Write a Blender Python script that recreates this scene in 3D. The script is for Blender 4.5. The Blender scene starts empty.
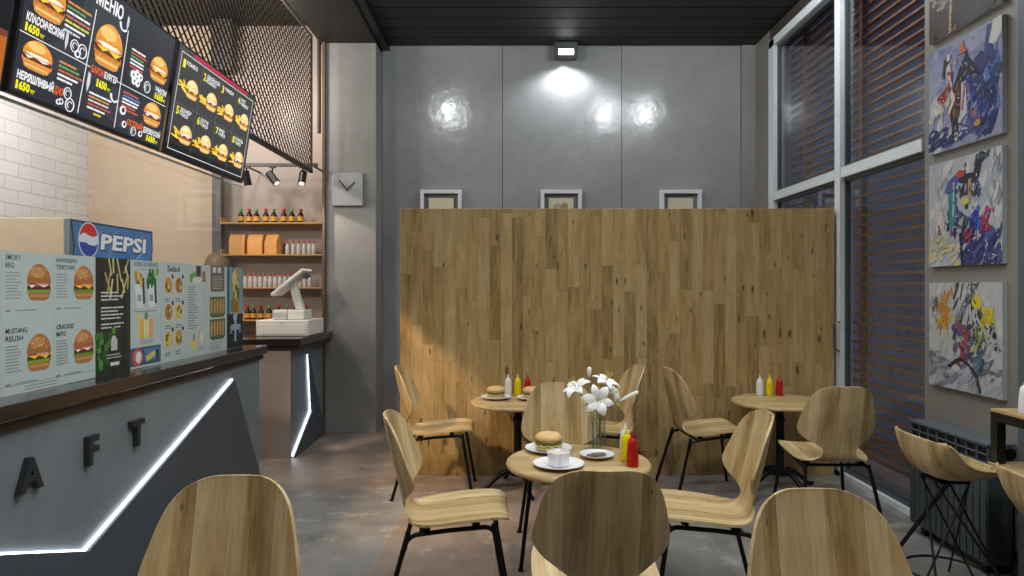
import bpy, math, random
from mathutils import Vector, Matrix
PI = math.pi
SC = bpy.context.scene
COL = SC.collection
R = math.radians

# ------------------------------------------------------------------ materials
def lin(c):
    c = c / 255.0
    return c / 12.92 if c <= 0.04045 else ((c + 0.055) / 1.055) ** 2.4
def rgb(*c): return (lin(c[0]), lin(c[1]), lin(c[2]), 1.0)

class NT:
    def __init__(s, name):
        s.m = bpy.data.materials.new(name); s.m.use_nodes = True
        s.t = s.m.node_tree; s.t.nodes.clear()
        s.out = s.n('ShaderNodeOutputMaterial')
    def n(s, typ, **kw):
        nd = s.t.nodes.new(typ)
        for k, v in kw.items(): setattr(nd, k, v)
        return nd
    def l(s, a, b): s.t.links.new(a, b)
    def math(s, op, a, b=None, c=None):
        nd = s.n('ShaderNodeMath', operation=op)
        for i, v in enumerate((a, b, c)):
            if v is None: continue
            if isinstance(v, (int, float)): nd.inputs[i].default_value = v
            else: s.l(v, nd.inputs[i])
        return nd.outputs[0]
    def mix(s, f, a, b, mode='MIX'):
        nd = s.n('ShaderNodeMix', data_type='RGBA', blend_type=mode)
        for i, v in ((0, f), (6, a), (7, b)):
            if isinstance(v, (int, float)): nd.inputs[i].default_value = v
            elif isinstance(v, tuple): nd.inputs[i].default_value = v
            else: s.l(v, nd.inputs[i])
        return nd.outputs[2]
    def noise(s, vec, scale, detail=4, rough=0.55, dist=0.0):
        nd = s.n('ShaderNodeTexNoise'); s.l(vec, nd.inputs['Vector'])
        nd.inputs['Scale'].default_value = scale; nd.inputs['Detail'].default_value = detail
        nd.inputs['Roughness'].default_value = rough; nd.inputs['Distortion'].default_value = dist
        return nd.outputs['Fac']
    def ramp(s, f, stops):
        nd = s.n('ShaderNodeValToRGB'); s.l(f, nd.inputs[0])
        e = nd.color_ramp.elements
        while len(e) < len(stops): e.new(0.5)
        for i, (p, c) in enumerate(stops):
            e[i].position = p; e[i].color = c if isinstance(c, tuple) else (c, c, c, 1)
        return nd.outputs[0]
    def bsdf(s, color, rough=0.5, metal=0.0, spec=0.5, normal=None, coat=0.0):
        b = s.n('ShaderNodeBsdfPrincipled')
        for k, v in (('Base Color', color), ('Roughness', rough), ('Metallic', metal), ('Specular IOR Level', spec), ('Coat Weight', coat)):
            if isinstance(v, (int, float, tuple)): b.inputs[k].default_value = v
            else: s.l(v, b.inputs[k])
        if normal is not None: s.l(normal, b.inputs['Normal'])
        s.l(b.outputs[0], s.out.inputs[0]); return b
    def bump(s, h, strength=0.2, dist=0.01):
        nd = s.n('ShaderNodeBump'); nd.inputs['Strength'].default_value = strength
        nd.inputs['Distance'].default_value = dist; s.l(h, nd.inputs['Height']); return nd.outputs[0]
    def coord(s, k='Object'): return s.n('ShaderNodeTexCoord').outputs[k]
    def mapping(s, v, scale=(1, 1, 1), loc=(0, 0, 0)):
        nd = s.n('ShaderNodeMapping'); s.l(v, nd.inputs[0])
        nd.inputs['Scale'].default_value = scale; nd.inputs['Location'].default_value = loc
        return nd.outputs[0]

_pm = {}
def pm(c, rough=0.6, metal=0.0, emit=0.0, spec=0.4, var=0.06):
    """one plain colour with a faint procedural mottling"""
    key = (tuple(c), rough, metal, emit, spec)
    if key in _pm: return _pm[key]
    t = NT('surface_%d_%d_%d_%d' % (c[0], c[1], c[2], len(_pm)))
    a = rgb(*c)
    if emit:
        b = t.bsdf((0.002, 0.002, 0.002, 1), 0.25, 0, 0.3)
        b.inputs['Emission Color'].default_value = a
        b.inputs['Emission Strength'].default_value = emit
    else:
        f = t.noise(t.coord(), 18, 3)
        d = tuple(min(1, x * (1 - var * 2)) for x in a[:3]) + (1,)
        e = tuple(min(1, x * (1 + var)) for x in a[:3]) + (1,)
        t.bsdf(t.mix(f, d, e), rough, metal, spec)
    _pm[key] = t.m
    return t.m

def wood(name, width, length, dark, mid, light, rough=0.42, grain=1.0, knots=0.5, vary=0.36):
    """laminated staves: UV in metres, u across the staves and v along them"""
    t = NT(name)
    sp = t.n('ShaderNodeSeparateXYZ'); t.l(t.coord('UV'), sp.inputs[0])
    u, v = sp.outputs[0], sp.outputs[1]
    row = t.math('FLOOR', t.math('DIVIDE', u, width))
    w1 = t.n('ShaderNodeTexWhiteNoise', noise_dimensions='1D'); t.l(row, w1.inputs['W'])
    vs = t.math('ADD', t.math('DIVIDE', v, length), t.math('MULTIPLY', w1.outputs['Value'], 7.3))
    seg = t.math('FLOOR', vs)
    cb = t.n('ShaderNodeCombineXYZ'); t.l(row, cb.inputs[0]); t.l(seg, cb.inputs[1])
    w2 = t.n('ShaderNodeTexWhiteNoise', noise_dimensions='2D'); t.l(cb.outputs[0], w2.inputs['Vector'])
    val = w2.outputs['Value']
    gv = t.n('ShaderNodeCombineXYZ')
    t.l(t.math('ADD', t.math('MULTIPLY', u, 1.0), t.math('MULTIPLY', val, 3.1)), gv.inputs[0])
    t.l(t.math('MULTIPLY', v, 0.055), gv.inputs[1]); t.l(t.math('MULTIPLY', val, 17.0), gv.inputs[2])
    fine = t.noise(gv.outputs[0], 130, 4, 0.6)
    gv2 = t.n('ShaderNodeCombineXYZ')
    t.l(t.math('ADD', u, t.math('MULTIPLY', val, 5.0)), gv2.inputs[0])
    t.l(t.math('MULTIPLY', v, 0.12), gv2.inputs[1]); t.l(t.math('MULTIPLY', val, 9.0), gv2.inputs[2])
    band = t.noise(gv2.outputs[0], 26, 3, 0.55, 0.6)
    f = t.math('ADD', t.math('MULTIPLY', val, vary), t.math('ADD', t.math('MULTIPLY', fine, 0.42 * grain), t.math('MULTIPLY', band, 0.75 * grain)))
    f = t.math('SUBTRACT', f, 0.585 * grain + vary * 0.5 - 0.45)
    c = t.ramp(f, [(0.05, dark), (0.42, mid), (0.85, light)])
    kv = t.n('ShaderNodeCombineXYZ')
    t.l(t.math('ADD', u, t.math('MULTIPLY', val, 2.0)), kv.inputs[0]); t.l(t.math('MULTIPLY', v, 0.42), kv.inputs[1])
    vo = t.n('ShaderNodeTexVoronoi', voronoi_dimensions='2D'); t.l(kv.outputs[0], vo.inputs['Vector'])
    vo.inputs['Scale'].default_value = 9.0
    sc = t.n('ShaderNodeSeparateColor'); t.l(vo.outputs['Color'], sc.inputs[0])
    kd = t.math('ADD', vo.outputs['Distance'], t.math('MULTIPLY', t.math('SUBTRACT', band, 0.5), 0.34))
    kd = t.math('DIVIDE', kd, t.math('ADD', 0.35, t.math('MULTIPLY', sc.outputs[1], 0.8)))
    has = t.math('GREATER_THAN', sc.outputs[0], 1 - knots)
    k = t.math('MULTIPLY', t.ramp(kd, [(0.02, 1.0), (0.13, 0.0)]), has)
    kc = tuple(x * 0.42 for x in dark[:3]) + (1,)
    c = t.mix(t.math('MULTIPLY', k, 0.85), c, kc)
    fr = t.math('FRACT', t.math('DIVIDE', u, width))
    seam = t.math('MAXIMUM', t.math('LESS_THAN', fr, 0.018), t.math('LESS_THAN', t.math('FRACT', vs), 0.004))
    c = t.mix(t.math('MULTIPLY', seam, 0.45), c, kc)
    t.bsdf(c, rough, 0, 0.35, t.bump(fine, 0.08, 0.002))
    return t.m

def plaster(name, c1, c2, rough=0.4, scale=1.4, bump=0.06, spec=0.4, nb=4.5):
    t = NT(name); v = t.coord()
    f = t.noise(v, scale, 6, 0.6, 0.5); g = t.noise(v, scale * 9, 4, 0.6)
    h = t.math('ADD', t.math('MULTIPLY', f, 0.75), t.math('MULTIPLY', g, 0.25))
    c = t.mix(t.ramp(h, [(0.32, 0.0), (0.68, 1.0)]), rgb(*c1), rgb(*c2))
    r = t.math('ADD', t.math('MULTIPLY', g, 0.16), rough - 0.08)
    t.bsdf(c, r, 0, spec, t.bump(t.noise(v, nb, 3, 0.5), bump, 0.05))
    return t.m

def tile_floor(name, c1, c2, c3):
    t = NT(name); v = t.coord()
    f = t.noise(v, 2.2, 6, 0.62, 0.6); g = t.noise(v, 13, 5, 0.65); s = t.noise(v, 4.2, 8, 0.72, 0.3)
    c = t.mix(t.ramp(f, [(0.3, 0.0), (0.7, 1.0)]), rgb(*c1), rgb(*c2))
    c = t.mix(t.math('MULTIPLY', t.ramp(g, [(0.4, 0.0), (0.75, 1.0)]), 0.35), c, rgb(*c2))
    c = t.mix(t.math('MULTIPLY', t.ramp(s, [(0.55, 0.0), (0.72, 1.0)]), 0.6), c, rgb(*c3))
    sp = t.n('ShaderNodeSeparateXYZ'); t.l(v, sp.inputs[0])
    fx = t.math('FRACT', t.math('DIVIDE', t.math('ADD', sp.outputs[0], 60.7), 0.6))
    fy = t.math('FRACT', t.math('DIVIDE', t.math('ADD', sp.outputs[1], 60 - 3.56), 1.2))
    e = t.math('MAXIMUM', t.math('LESS_THAN', fx, 0.007), t.math('LESS_THAN', fy, 0.0035))
    c = t.mix(t.math('MULTIPLY', e, 0.6), c, rgb(150, 148, 144))
    r = t.math('ADD', t.math('MULTIPLY', f, 0.3), 0.22)
    t.bsdf(c, r, 0, 0.45, t.bump(g, 0.05, 0.004))
    return t.m

def brick_tile(name):
    t = NT(name); b = t.n('ShaderNodeTexBrick')
    t.l(t.coord('UV'), b.inputs[0])
    b.inputs['Scale'].default_value = 1.0; b.inputs['Brick Width'].default_value = 0.32
    b.inputs['Row Height'].default_value = 0.118; b.inputs['Mortar Size'].default_value = 0.003
    b.inputs['Color1'].default_value = rgb(206, 205, 210); b.inputs['Color2'].default_value = rgb(196, 195, 200)
    b.inputs['Mortar'].default_value = rgb(156, 152, 148); b.offset = 0.5
    t.bsdf(b.outputs[0], 0.3, 0, 0.5, t.bump(t.math('SUBTRACT', 1.0, b.outputs[1]), 0.3, 0.004))
    return t.m

def thin_glass(name, tint=(0.97, 0.99, 0.985), boost=1.0):
    t = NT(name)
    tr = t.n('ShaderNodeBsdfTransparent'); tr.inputs[0].default_value = tint + (1,)
    gl = t.n('ShaderNodeBsdfGlossy'); gl.inputs['Roughness'].default_value = 0.02
    fr = t.n('ShaderNodeFresnel'); bf = t.n('ShaderNodeNewGeometry').outputs['Backfacing']
    t.l(t.math('ADD', 1.5, t.math('MULTIPLY', bf, 1 / 1.5 - 1.5)), fr.inputs['IOR'])
    mx = t.n('ShaderNodeMixShader'); t.l(t.math('MULTIPLY', fr.outputs[0], boost), mx.inputs[0])
    t.l(tr.outputs[0], mx.inputs[1]); t.l(gl.outputs[0], mx.inputs[2]); t.l(mx.outputs[0], t.out.inputs[0])
    return t.m

M = {}
M['panel'] = wood('oak_stave_panel', 0.084, 0.70, rgb(114, 89, 51), rgb(165, 138, 89), rgb(192, 168, 120), 0.5, 1.15, 0.42)
M['ply'] = wood('oak_plywood', 0.046, 9.0, rgb(126, 99, 60), rgb(178, 152, 106), rgb(206, 185, 142), 0.4, 1.3, 0.24, 0.5)
M['top'] = wood('oak_table_top', 0.06, 0.9, rgb(140, 114, 74), rgb(178, 152, 106), rgb(202, 179, 134), 0.36, 0.8, 0.2)
M['shelfwood'] = pm((196, 150, 84), 0.5)
M['wall'] = plaster('grey_microcement', (136, 139, 141), (157, 158, 158), 0.19, 1.1, 0.05, 0.5, nb=9)
M['wallside'] = plaster('warm_grey_plaster', (112, 109, 104), (126, 123, 118), 0.5, 1.4, 0.05)
M['columnface'] = plaster('column_plaster', (126, 126, 124), (146, 145, 142), 0.5, 1.5, 0.08)
M['bluegrey'] = plaster('blue_grey_plaster', (70, 78, 82), (84, 92, 96), 0.5, 1.5, 0.05)
M['beige'] = plaster('beige_plaster', (190, 168, 146), (204, 182, 160), 0.6, 1.2, 0.03)
M['mauve'] = plaster('mauve_plaster', (150, 138, 132), (168, 155, 147), 0.6, 1.2, 0.04)
M['brick'] = brick_tile('white_brick_tile')
M['ceil'] = pm((29, 29, 28), 0.6)
M['dark'] = pm((30, 29, 28), 0.55)
M['black'] = pm((22, 22, 23), 0.42)
M['soffit'] = pm((25, 23, 22), 0.6)
M['metal'] = pm((26, 26, 27), 0.38, 0.6)
M['tile_gray'] = tile_floor('grey_stone_tile', (96, 96, 94), (138, 136, 132), (200, 197, 192))
M['tile_brown'] = tile_floor('brown_stone_tile', (110, 98, 89), (146, 131, 120), (196, 186, 177))
M['alu'] = pm((204, 210, 212), 0.38)
M['slate'] = plaster('slate_cladding', (102, 111, 116), (122, 130, 134), 0.4, 1.6, 0.05)
M['slate_dark'] = pm((70, 77, 84), 0.5)
M['stone'] = pm((44, 38, 35), 0.16, 0, 0, 0.6)
M['led'] = pm((235, 240, 255), 0.5, 0, 5.0)
M['lamp'] = pm((245, 250, 255), 0.5, 0, 8.0)
M['white'] = pm((226, 226, 224), 0.35)
M['porcelain'] = pm((236, 238, 240), 0.18, 0, 0, 0.5)
M['glass'] = thin_glass('clear_glass')
M['winglass'] = thin_glass('window_glass', (0.86, 0.9, 0.95), 1.3)
M['edgeglass'] = pm((196, 222, 228), 0.15)

# ------------------------------------------------------------------ mesh builder
class MB:
    def __init__(s): s.v = []; s.f = []; s.m = []; s.uv = {}; s.sm = []
    def add(s, vs, fs, mat=0, uvs=None, smooth=False):
        b = len(s.v); s.v.extend([tuple(p) for p in vs])
        for i, f in enumerate(fs):
            s.f.append(tuple(b + k for k in f)); s.m.append(mat); s.sm.append(smooth)
            if uvs is not None: s.uv[len(s.f) - 1] = [uvs[k] for k in f]
        return b
    def box(s, x0, x1, y0, y1, z0, z1, mat=0):
        s.add([(x0, y0, z0), (x1, y0, z0), (x1, y1, z0), (x0, y1, z0), (x0, y0, z1), (x1, y0, z1), (x1, y1, z1), (x0, y1, z1)],
              [(0, 3, 2, 1), (4, 5, 6, 7), (0, 1, 5, 4), (1, 2, 6, 5), (2, 3, 7, 6), (3, 0, 4, 7)], mat)
    def prism(s, pts, O, U, V, N, d, mat=0):
        O, U, V, N = Vector(O), Vector(U), Vector(V), Vector(N)
        n = len(pts)
        a = [O + U * x + V * y for x, y in pts]; b = [p + N * d for p in a]
        fs = [tuple(range(n))[::-1], tuple(range(n, 2 * n))] + [(i, (i + 1) % n, n + (i + 1) % n, n + i) for i in range(n)]
        s.add(a + b, fs, mat)
    def tube(s, path, r, seg=8, mat=0, closed=False, cap=True):
        P = [Vector(p) for p in path]; n = len(P); rings = []
        rr = r if isinstance(r, (list, tuple)) else [r] * n
        up = None
        for i in range(n):
            a = P[(i - 1) % n] if (closed or i > 0) else P[i]
            b = P[(i + 1) % n] if (closed or i < n - 1) else P[i]
            d = (b - a).normalized()
            if up is None: up = Vector((0, 0, 1)) if abs(d.z) < 0.9 else Vector((1, 0, 0))
            x = d.cross(up)
            if x.length < 1e-5: x = d.orthogonal()
            x.normalize(); y = x.cross(d).normalized(); up = y
            rings.append([P[i] + (x * math.cos(2 * PI * k / seg) + y * math.sin(2 * PI * k / seg)) * rr[i] for k in range(seg)])
        vs = [p for q in rings for p in q]; fs = []
        for i in range(n if closed else n - 1):
            j = (i + 1) % n
            for k in range(seg):
                l = (k + 1) % seg
                fs.append((i * seg + k, i * seg + l, j * seg + l, j * seg + k))
        if cap and not closed:
            fs.append(tuple(range(seg))[::-1]); fs.append(tuple((n - 1) * seg + k for k in range(seg)))
        s.add(vs, fs, mat, smooth=True)
    def lathe(s, prof, c=(0, 0, 0), seg=24, mat=0, sx=1.0, sy=1.0):
        vs, fs = [], []; n = len(prof)
        for r, z in prof:
            for k in range(seg):
                a = 2 * PI * k / seg
                vs.append((c[0] + sx * r * math.cos(a), c[1] + sy * r * math.sin(a), c[2] + z))
        for i in range(n - 1):
            for k in range(seg):
                l = (k + 1) % seg
                fs.append((i * seg + k, i * seg + l, (i + 1) * seg + l, (i + 1) * seg + k))
        fs.append(tuple(range(seg))[::-1]); fs.append(tuple((n - 1) * seg + k for k in range(seg)))
        s.add(vs, fs, mat, smooth=True)
    def sheet(s, fn, nu, nv, mat=0, uvf=None, thick=0.0, skip=()):
        """thick curved sheet: fn(i/nu, j/nv) -> point"""
        P = [[Vector(fn(i / nu, j / nv)) for i in range(nu + 1)] for j in range(nv + 1)]
        W = nu + 1
        fs = [(j * W + i, j * W + i + 1, (j + 1) * W + i + 1, (j + 1) * W + i) for j in range(nv) for i in range(nu)]
        uv = [uvf(i / nu, j / nv) for j in range(nv + 1) for i in range(nu + 1)] if uvf else None
        if not thick:
            s.add([p for r in P for p in r], fs, mat, uv, True); return
        N = []
        for j in range(nv + 1):
            for i in range(W):
                du = P[j][min(i + 1, nu)] - P[j][max(i - 1, 0)]; dv = P[min(j + 1, nv)][i] - P[max(j - 1, 0)][i]
                N.append(du.cross(dv).normalized())
        flat = [p for r in P for p in r]; n = len(flat)
        vs = [p + q * (thick / 2) for p, q in zip(flat, N)] + [p - q * (thick / 2) for p, q in zip(flat, N)]
        ff = fs + [tuple(n + k for k in f[::-1]) for f in fs]
        def rim(ids): return [(a, n + a, n + b, b) for a, b in zip(ids[:-1], ids[1:])]
        e = []
        if 'v0' not in skip: e += rim([i for i in range(W)])
        if 'v1' not in skip: e += rim([nv * W + i for i in range(W)][::-1])
        e += rim([j * W for j in range(nv + 1)][::-1]) + rim([j * W + nu for j in range(nv + 1)])
        s.add(vs, ff + e, mat, uv + uv if uv else None, True)
    def build(s, name, mats, parent=None, bevel=0.0, seg=2, angle=40, smooth=None):
        me = bpy.data.meshes.new(name); me.from_pydata(s.v, [], s.f)
        if not isinstance(mats, (list, tuple)): mats = [mats]
        for m in mats: me.materials.append(m)
        uvl = me.uv_layers.new(name='UVMap'); vs = me.vertices
        for p in me.polygons:
            p.material_index = s.m[p.index]
            p.use_smooth = s.sm[p.index] if smooth is None else smooth
            cu = s.uv.get(p.index); n = p.normal
            ax = max(range(3), key=lambda k: abs(n[k]))
            for q, li in enumerate(p.loop_indices):
                if cu: uvl.data[li].uv = cu[q]
                else:
                    co = vs[me.loops[li].vertex_index].co
                    uvl.data[li].uv = ((co.y, co.z), (co.x, co.z), (co.y, co.x))[ax]
        me.set_sharp_from_angle(angle=R(angle))
        o = bpy.data.objects.new(name, me); COL.objects.link(o)
        if parent is not None: o.parent = parent
        if bevel:
            b = o.modifiers.new('Bevel', 'BEVEL'); b.width = bevel; b.segments = seg; b.limit_method = 'ANGLE'; b.angle_limit = R(40)
        return o

def thing(name, label, cat, loc=(0, 0, 0), rz=0.0, group=None):
    o = bpy.data.objects.new(name, None); COL.objects.link(o)
    o.empty_display_size = 0.05; o.location = loc; o.rotation_euler = (0, 0, rz)
    return tag(o, label, cat, group)
def tag(o, label, cat, group=None):
    o['label'] = label; o['category'] = cat
    if group: o['group'] = group
    return o
def struct(o, label=None):
    o['kind'] = 'structure'
    if label: o['label'] = label
    return o
def base_at(o, loc):
    """move a one-mesh thing's origin without moving the mesh"""
    v = Vector(loc)
    o.data.transform(Matrix.Translation(-v)); o.location = v
    return o
def dup(root, loc, rz=None, label=None, group=None):
    r = root.copy(); COL.objects.link(r); r.location = loc
    if rz is not None: r.rotation_euler = (0, 0, rz)
    if label: r['label'] = label
    if group: r['group'] = group
    for ch in list(root.children):
        c = ch.copy(); COL.objects.link(c); c.parent = r
        for g in list(ch.children):
            d = g.copy(); COL.objects.link(d); d.parent = c
    return r

# ------------------------------------------------------------------ flat artwork (print, screens, signs, canvases)
_tc = {}
def text_geo(s, bold=0.0):
    k = (s, bold)
    if k in _tc: return _tc[k]
    cu = bpy.data.curves.new('lettering', 'FONT'); cu.body = s; cu.size = 1; cu.offset = bold; cu.resolution_u = 2
    cu.fill_mode = 'FRONT'
    ob = bpy.data.objects.new('lettering', cu); COL.objects.link(ob)
    dg = bpy.context.evaluated_depsgraph_get(); me = bpy.data.meshes.new_from_object(ob.evaluated_get(dg))
    vs = [(v.co.x, v.co.y) for v in me.vertices]; fs = [tuple(p.vertices) for p in me.polygons]
    bpy.data.objects.remove(ob); bpy.data.curves.remove(cu); bpy.data.meshes.remove(me)
    _tc[k] = (vs, fs); return _tc[k]

class Flat:
    def __init__(s, O, U, V, eps=0.00035, emit=0.0, rough=0.45, gain=1.0):
        s.O, s.U, s.V = Vector(O), Vector(U), Vector(V); s.N = s.U.cross(s.V).normalized()
        s.mb = MB(); s.mats = []; s.idx = {}; s.L = 0; s.eps = eps; s.emit = emit; s.rough = rough; s.gain = gain
    def mi(s, c):
        if not isinstance(c, tuple):
            if c.name not in s.idx: s.idx[c.name] = len(s.mats); s.mats.append(c)
            return s.idx[c.name]
        c = tuple(int(q * s.gain) for q in c)
        m = pm(c, s.rough, 0, s.emit, 0.4, 0.02)
        if m.name not in s.idx: s.idx[m.name] = len(s.mats); s.mats.append(m)
        return s.idx[m.name]
    def P(s, x, y): return s.O + s.U * x + s.V * y + s.N * (s.L * s.eps)
    def poly(s, pts, c, up=True):
        if up: s.L += 1
        a = sum(pts[i - 1][0] * pts[i][1] - pts[i][0] * pts[i - 1][1] for i in range(len(pts)))
        if a < 0: pts = pts[::-1]
        s.mb.add([s.P(*p) for p in pts], [tuple(range(len(pts)))], s.mi(c), [tuple(p) for p in pts])
    def rect(s, x0, x1, y0, y1, c, up=True): s.poly([(x0, y0), (x1, y0), (x1, y1), (x0, y1)], c, up)
    def ell(s, cx, cy, rx, ry, c, a0=0, a1=360, n=20, up=True):
        full = abs(a1 - a0) >= 360
        s.poly([(cx + rx * math.cos(R(a0 + (a1 - a0) * i / n)), cy + ry * math.sin(R(a0 + (a1 - a0) * i / n))) for i in range(n if full else n + 1)], c, up)
    def ring(s, cx, cy, rx, ry, w, c, a0=0, a1=360, n=20):
        s.L += 1
        for i in range(n):
            t0, t1 = R(a0 + (a1 - a0) * i / n), R(a0 + (a1 - a0) * (i + 1) / n)
            s.poly([(cx + rx * math.cos(t0), cy + ry * math.sin(t0)), (cx + rx * math.cos(t1), cy + ry * math.sin(t1)),
                    (cx + (rx - w) * math.cos(t1), cy + (ry - w) * math.sin(t1)), (cx + (rx - w) * math.cos(t0), cy + (ry - w) * math.sin(t0))], c, False)
    def line(s, x0, y0, x1, y1, w, c, up=True):
        d = math.hypot(x1 - x0, y1 - y0); nx, ny = -(y1 - y0) / d * w / 2, (x1 - x0) / d * w / 2
        s.poly([(x0 + nx, y0 + ny), (x0 - nx, y0 - ny), (x1 - nx, y1 - ny), (x1 + nx, y1 + ny)], c, up)
    def text(s, t, x, y, h, c, w=None, bold=0.02, align='l', slant=0.0):
        vs, fs = text_geo(t, bold); s.L += 1
        x0 = min(v[0] for v in vs); x1 = max(v[0] for v in vs)
        sy = h / 0.72; sx = (w / (x1 - x0)) if w else sy
        off = {'l': 0, 'c': -(x1 - x0) * sx / 2, 'r': -(x1 - x0) * sx}[align]
        s.mb.add([s.P(x + off + (v[0] - x0) * sx + slant * v[1] * sy, y + v[1] * sy) for v in vs], fs, s.mi(c))
    def bars(s, x, y, w, n, pitch, h, cols, rnd, mn=0.6):
        s.L += 1
        for i in range(n):
            xx = x; tot = w * rnd.uniform(mn, 1.0)
            while xx < x + tot:
                ww = min(rnd.uniform(0.12, 0.4) * w, x + tot - xx)
                s.rect(xx, xx + ww * 0.93, y - i * pitch - h, y - i * pitch, cols[i % len(cols)] if isinstance(cols[0], tuple) else cols, False); xx += ww
    def dab(s, cx, cy, L, W, ang, c, rnd, up=True):
        pts = []
        for i in range(9):
            a = 2 * PI * i / 9; r = rnd.uniform(0.75, 1.15)
            px, py = math.cos(a) * L * r / 2, math.sin(a) * W * r / 2
            pts.append((min(1, max(0, cx + px * math.cos(ang) - py * math.sin(ang))), min(1, max(0, cy + px * math.sin(ang) + py * math.cos(ang)))))
        s.poly(pts, c, up)
    def dabs(s, n, box, cols, L, W, ang, rnd, spread=0.5):
        for i in range(n):
            if i % 4 == 0: s.L += 1
            s.L += 0.2
            s.dab(rnd.uniform(box[0], box[1]), rnd.uniform(box[2], box[3]), L * rnd.uniform(0.5, 1.4), W * rnd.uniform(0.5, 1.4), ang + rnd.uniform(-spread, spread), rnd.choice(cols), rnd, False)
    def build(s, name, parent=None): return s.mb.build(name, s.mats, parent, angle=20, smooth=False)

def burger_art(f, cx, cy, w, h, kind=0, bun=(214, 140, 52), hi=(246, 196, 110), base=(206, 142, 70)):
    """drawn burger centred on cx, cy"""
    l, r = cx - w / 2, cx + w / 2; b = cy - h / 2
    f.poly([(l + w * .04, b + h * .2), (l + w * .1, b + h * .05), (l + w * .25, b), (r - w * .25, b), (r - w * .1, b + h * .05), (r - w * .04, b + h * .2), (r - w * .06, b + h * .26), (l + w * .06, b + h * .26)], base)
    f.rect(l + w * .12, r - w * .12, b + h * .1, b + h * .16, hi)
    green = [(96, 150, 52), (120, 170, 64)][kind % 2] if not f.emit else [(196, 120, 44), (226, 150, 66)][kind % 2]
    n = 9
    f.poly([(l + w * i / n, b + h * (.2 if i % 2 else .26)) for i in range(n + 1)] + [(r, b + h * .36), (l, b + h * .36)], green)
    f.poly([(l + w * .03, b + h * .3), (r - w * .03, b + h * .3), (r - w * .02, b + h * .42), (l + w * .02, b + h * .42)], (92, 48, 28))
    f.rect(l + w * .1, r - w * .3, b + h * .36, b + h * .41, (124, 66, 38))
    if kind % 3 != 1:
        f.poly([(l, b + h * .46), (l + w * .3, b + h * .33), (l + w * .5, b + h * .42), (l + w * .78, b + h * .31), (r, b + h * .46)], (250, 204, 60))
    else:
        f.poly([(l, b + h * .48), (l + w * .2, b + h * .34), (l + w * .4, b + h * .45), (l + w * .7, b + h * .36), (r, b + h * .47)], (244, 240, 232))
    f.poly([(l + w * .05, b + h * .43), (r - w * .05, b + h * .43), (r - w * .03, b + h * .5), (l + w * .03, b + h * .5)], (196, 62, 44) if kind % 2 == 0 else (150, 60, 110))
    f.rect(l + w * .4, r - w * .12, b + h * .44, b + h * .48, (244, 160, 170))
    pts = [(l + w * (.5 - .5 * math.cos(PI * i / 14)), b + h * (.5 + .5 * math.sin(PI * i / 14))) for i in range(15)]
    f.poly([(l + w * .02, b + h * .47)] + pts + [(r - w * .02, b + h * .47)], bun)
    f.poly([(x * .93 + cx * .07, y + h * .012) for x, y in pts[1:-1]], tuple(min(255, int(q * 1.08)) for q in bun))
    if f.emit: f.poly([(l + w * .08, b + h * .5), (l + w * .3, b + h * .44), (r - w * .25, b + h * .47), (r - w * .06, b + h * .5), (r - w * .2, b + h * .56), (l + w * .25, b + h * .55)], (250, 232, 200))
    f.ell(cx - w * .08, b + h * .78, w * .3, h * .15, hi)
    for i in range(7):
        f.ell(cx + w * (-.28 + .095 * i), b + h * (.74 + .13 * math.sin(i * 2.3 + kind)), w * .022, h * .016, (255, 236, 190), n=6, up=(i == 0))

def combo_art(f, cx, cy, w, h, k):
    """burger leaning beside a heap of fries"""
    rnd = random.Random(k + 40)
    for i in range(9):
        if i % 3 == 0: f.L += 1
        a = R(rnd.uniform(100, 200)); x = cx - w * .18 + rnd.uniform(-.12, .06) * w; y = cy - h * .12 + rnd.uniform(-.2, .12) * h
        f.line(x, y, x + math.cos(a) * w * .34, y + math.sin(a) * h * .3, w * .07, [(250, 206, 44), (236, 176, 30), (255, 224, 90)][i % 3], False)
    burger_art(f, cx + w * .13, cy, w * .66, h * .9, k, (238, 190, 116), (253, 226, 172), (232, 176, 96))

# ================================================================== camera + world
cam = bpy.data.cameras.new('camera'); co = bpy.data.objects.new('camera', cam); COL.objects.link(co)
cam.lens = 24; cam.sensor_width = 36; cam.clip_start = 0.05
co.location = (0, 0, 1.4); co.rotation_euler = (R(90), 0, 0); SC.camera = co
w = bpy.data.worlds.new('night'); SC.world = w; w.use_nodes = True
bg = w.node_tree.nodes['Background']; bg.inputs[0].default_value = (0.34, 0.42, 0.66, 1); bg.inputs[1].default_value = 0.09
SC.view_settings.view_transform = 'Standard'; SC.view_settings.look = 'None'
SC.view_settings.gamma = 1.0; SC.view_settings.use_curve_mapping = False
SC.view_settings.exposure = 0.22

# ================================================================== room shell
XR, YB, ZC = 2.45, 6.90, 3.845       # right wall, back wall, slat ceiling
YF = -2.2
XK = -4.28                            # kitchen side wall

def build_floor():
    b = MB(); brown = {(-3, 5), (-2, 5), (-1, 5), (0, 3), (0, 4), (0, 5), (1, 4), (-1, 6), (-2, 6), (0, 6), (1, 3), (2, 5), (-2, 2), (3, 2)}
    for i in range(-7, 7):
        x0, x1 = -0.70 + 0.6 * i, -0.70 + 0.6 * (i + 1)
        for j in range(-1, 8):
            y0 = 3.56 + 1.2 * (j - 4); y1 = y0 + 1.2
            b.add([(max(x0, XK - .1), y0, 0), (min(x1, 3.4), y0, 0), (min(x1, 3.4), y1, 0), (max(x0, XK - .1), y1, 0)], [(0, 1, 2, 3)], 1 if (i, j) in brown else 0)
    b.box(XK - .1, 3.4, YF - .2, 8.2, -0.12, -0.002)
    struct(b.build('floor', [M['tile_gray'], M['tile_brown']]), 'grey and brown stone tile floor')
build_floor()

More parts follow.
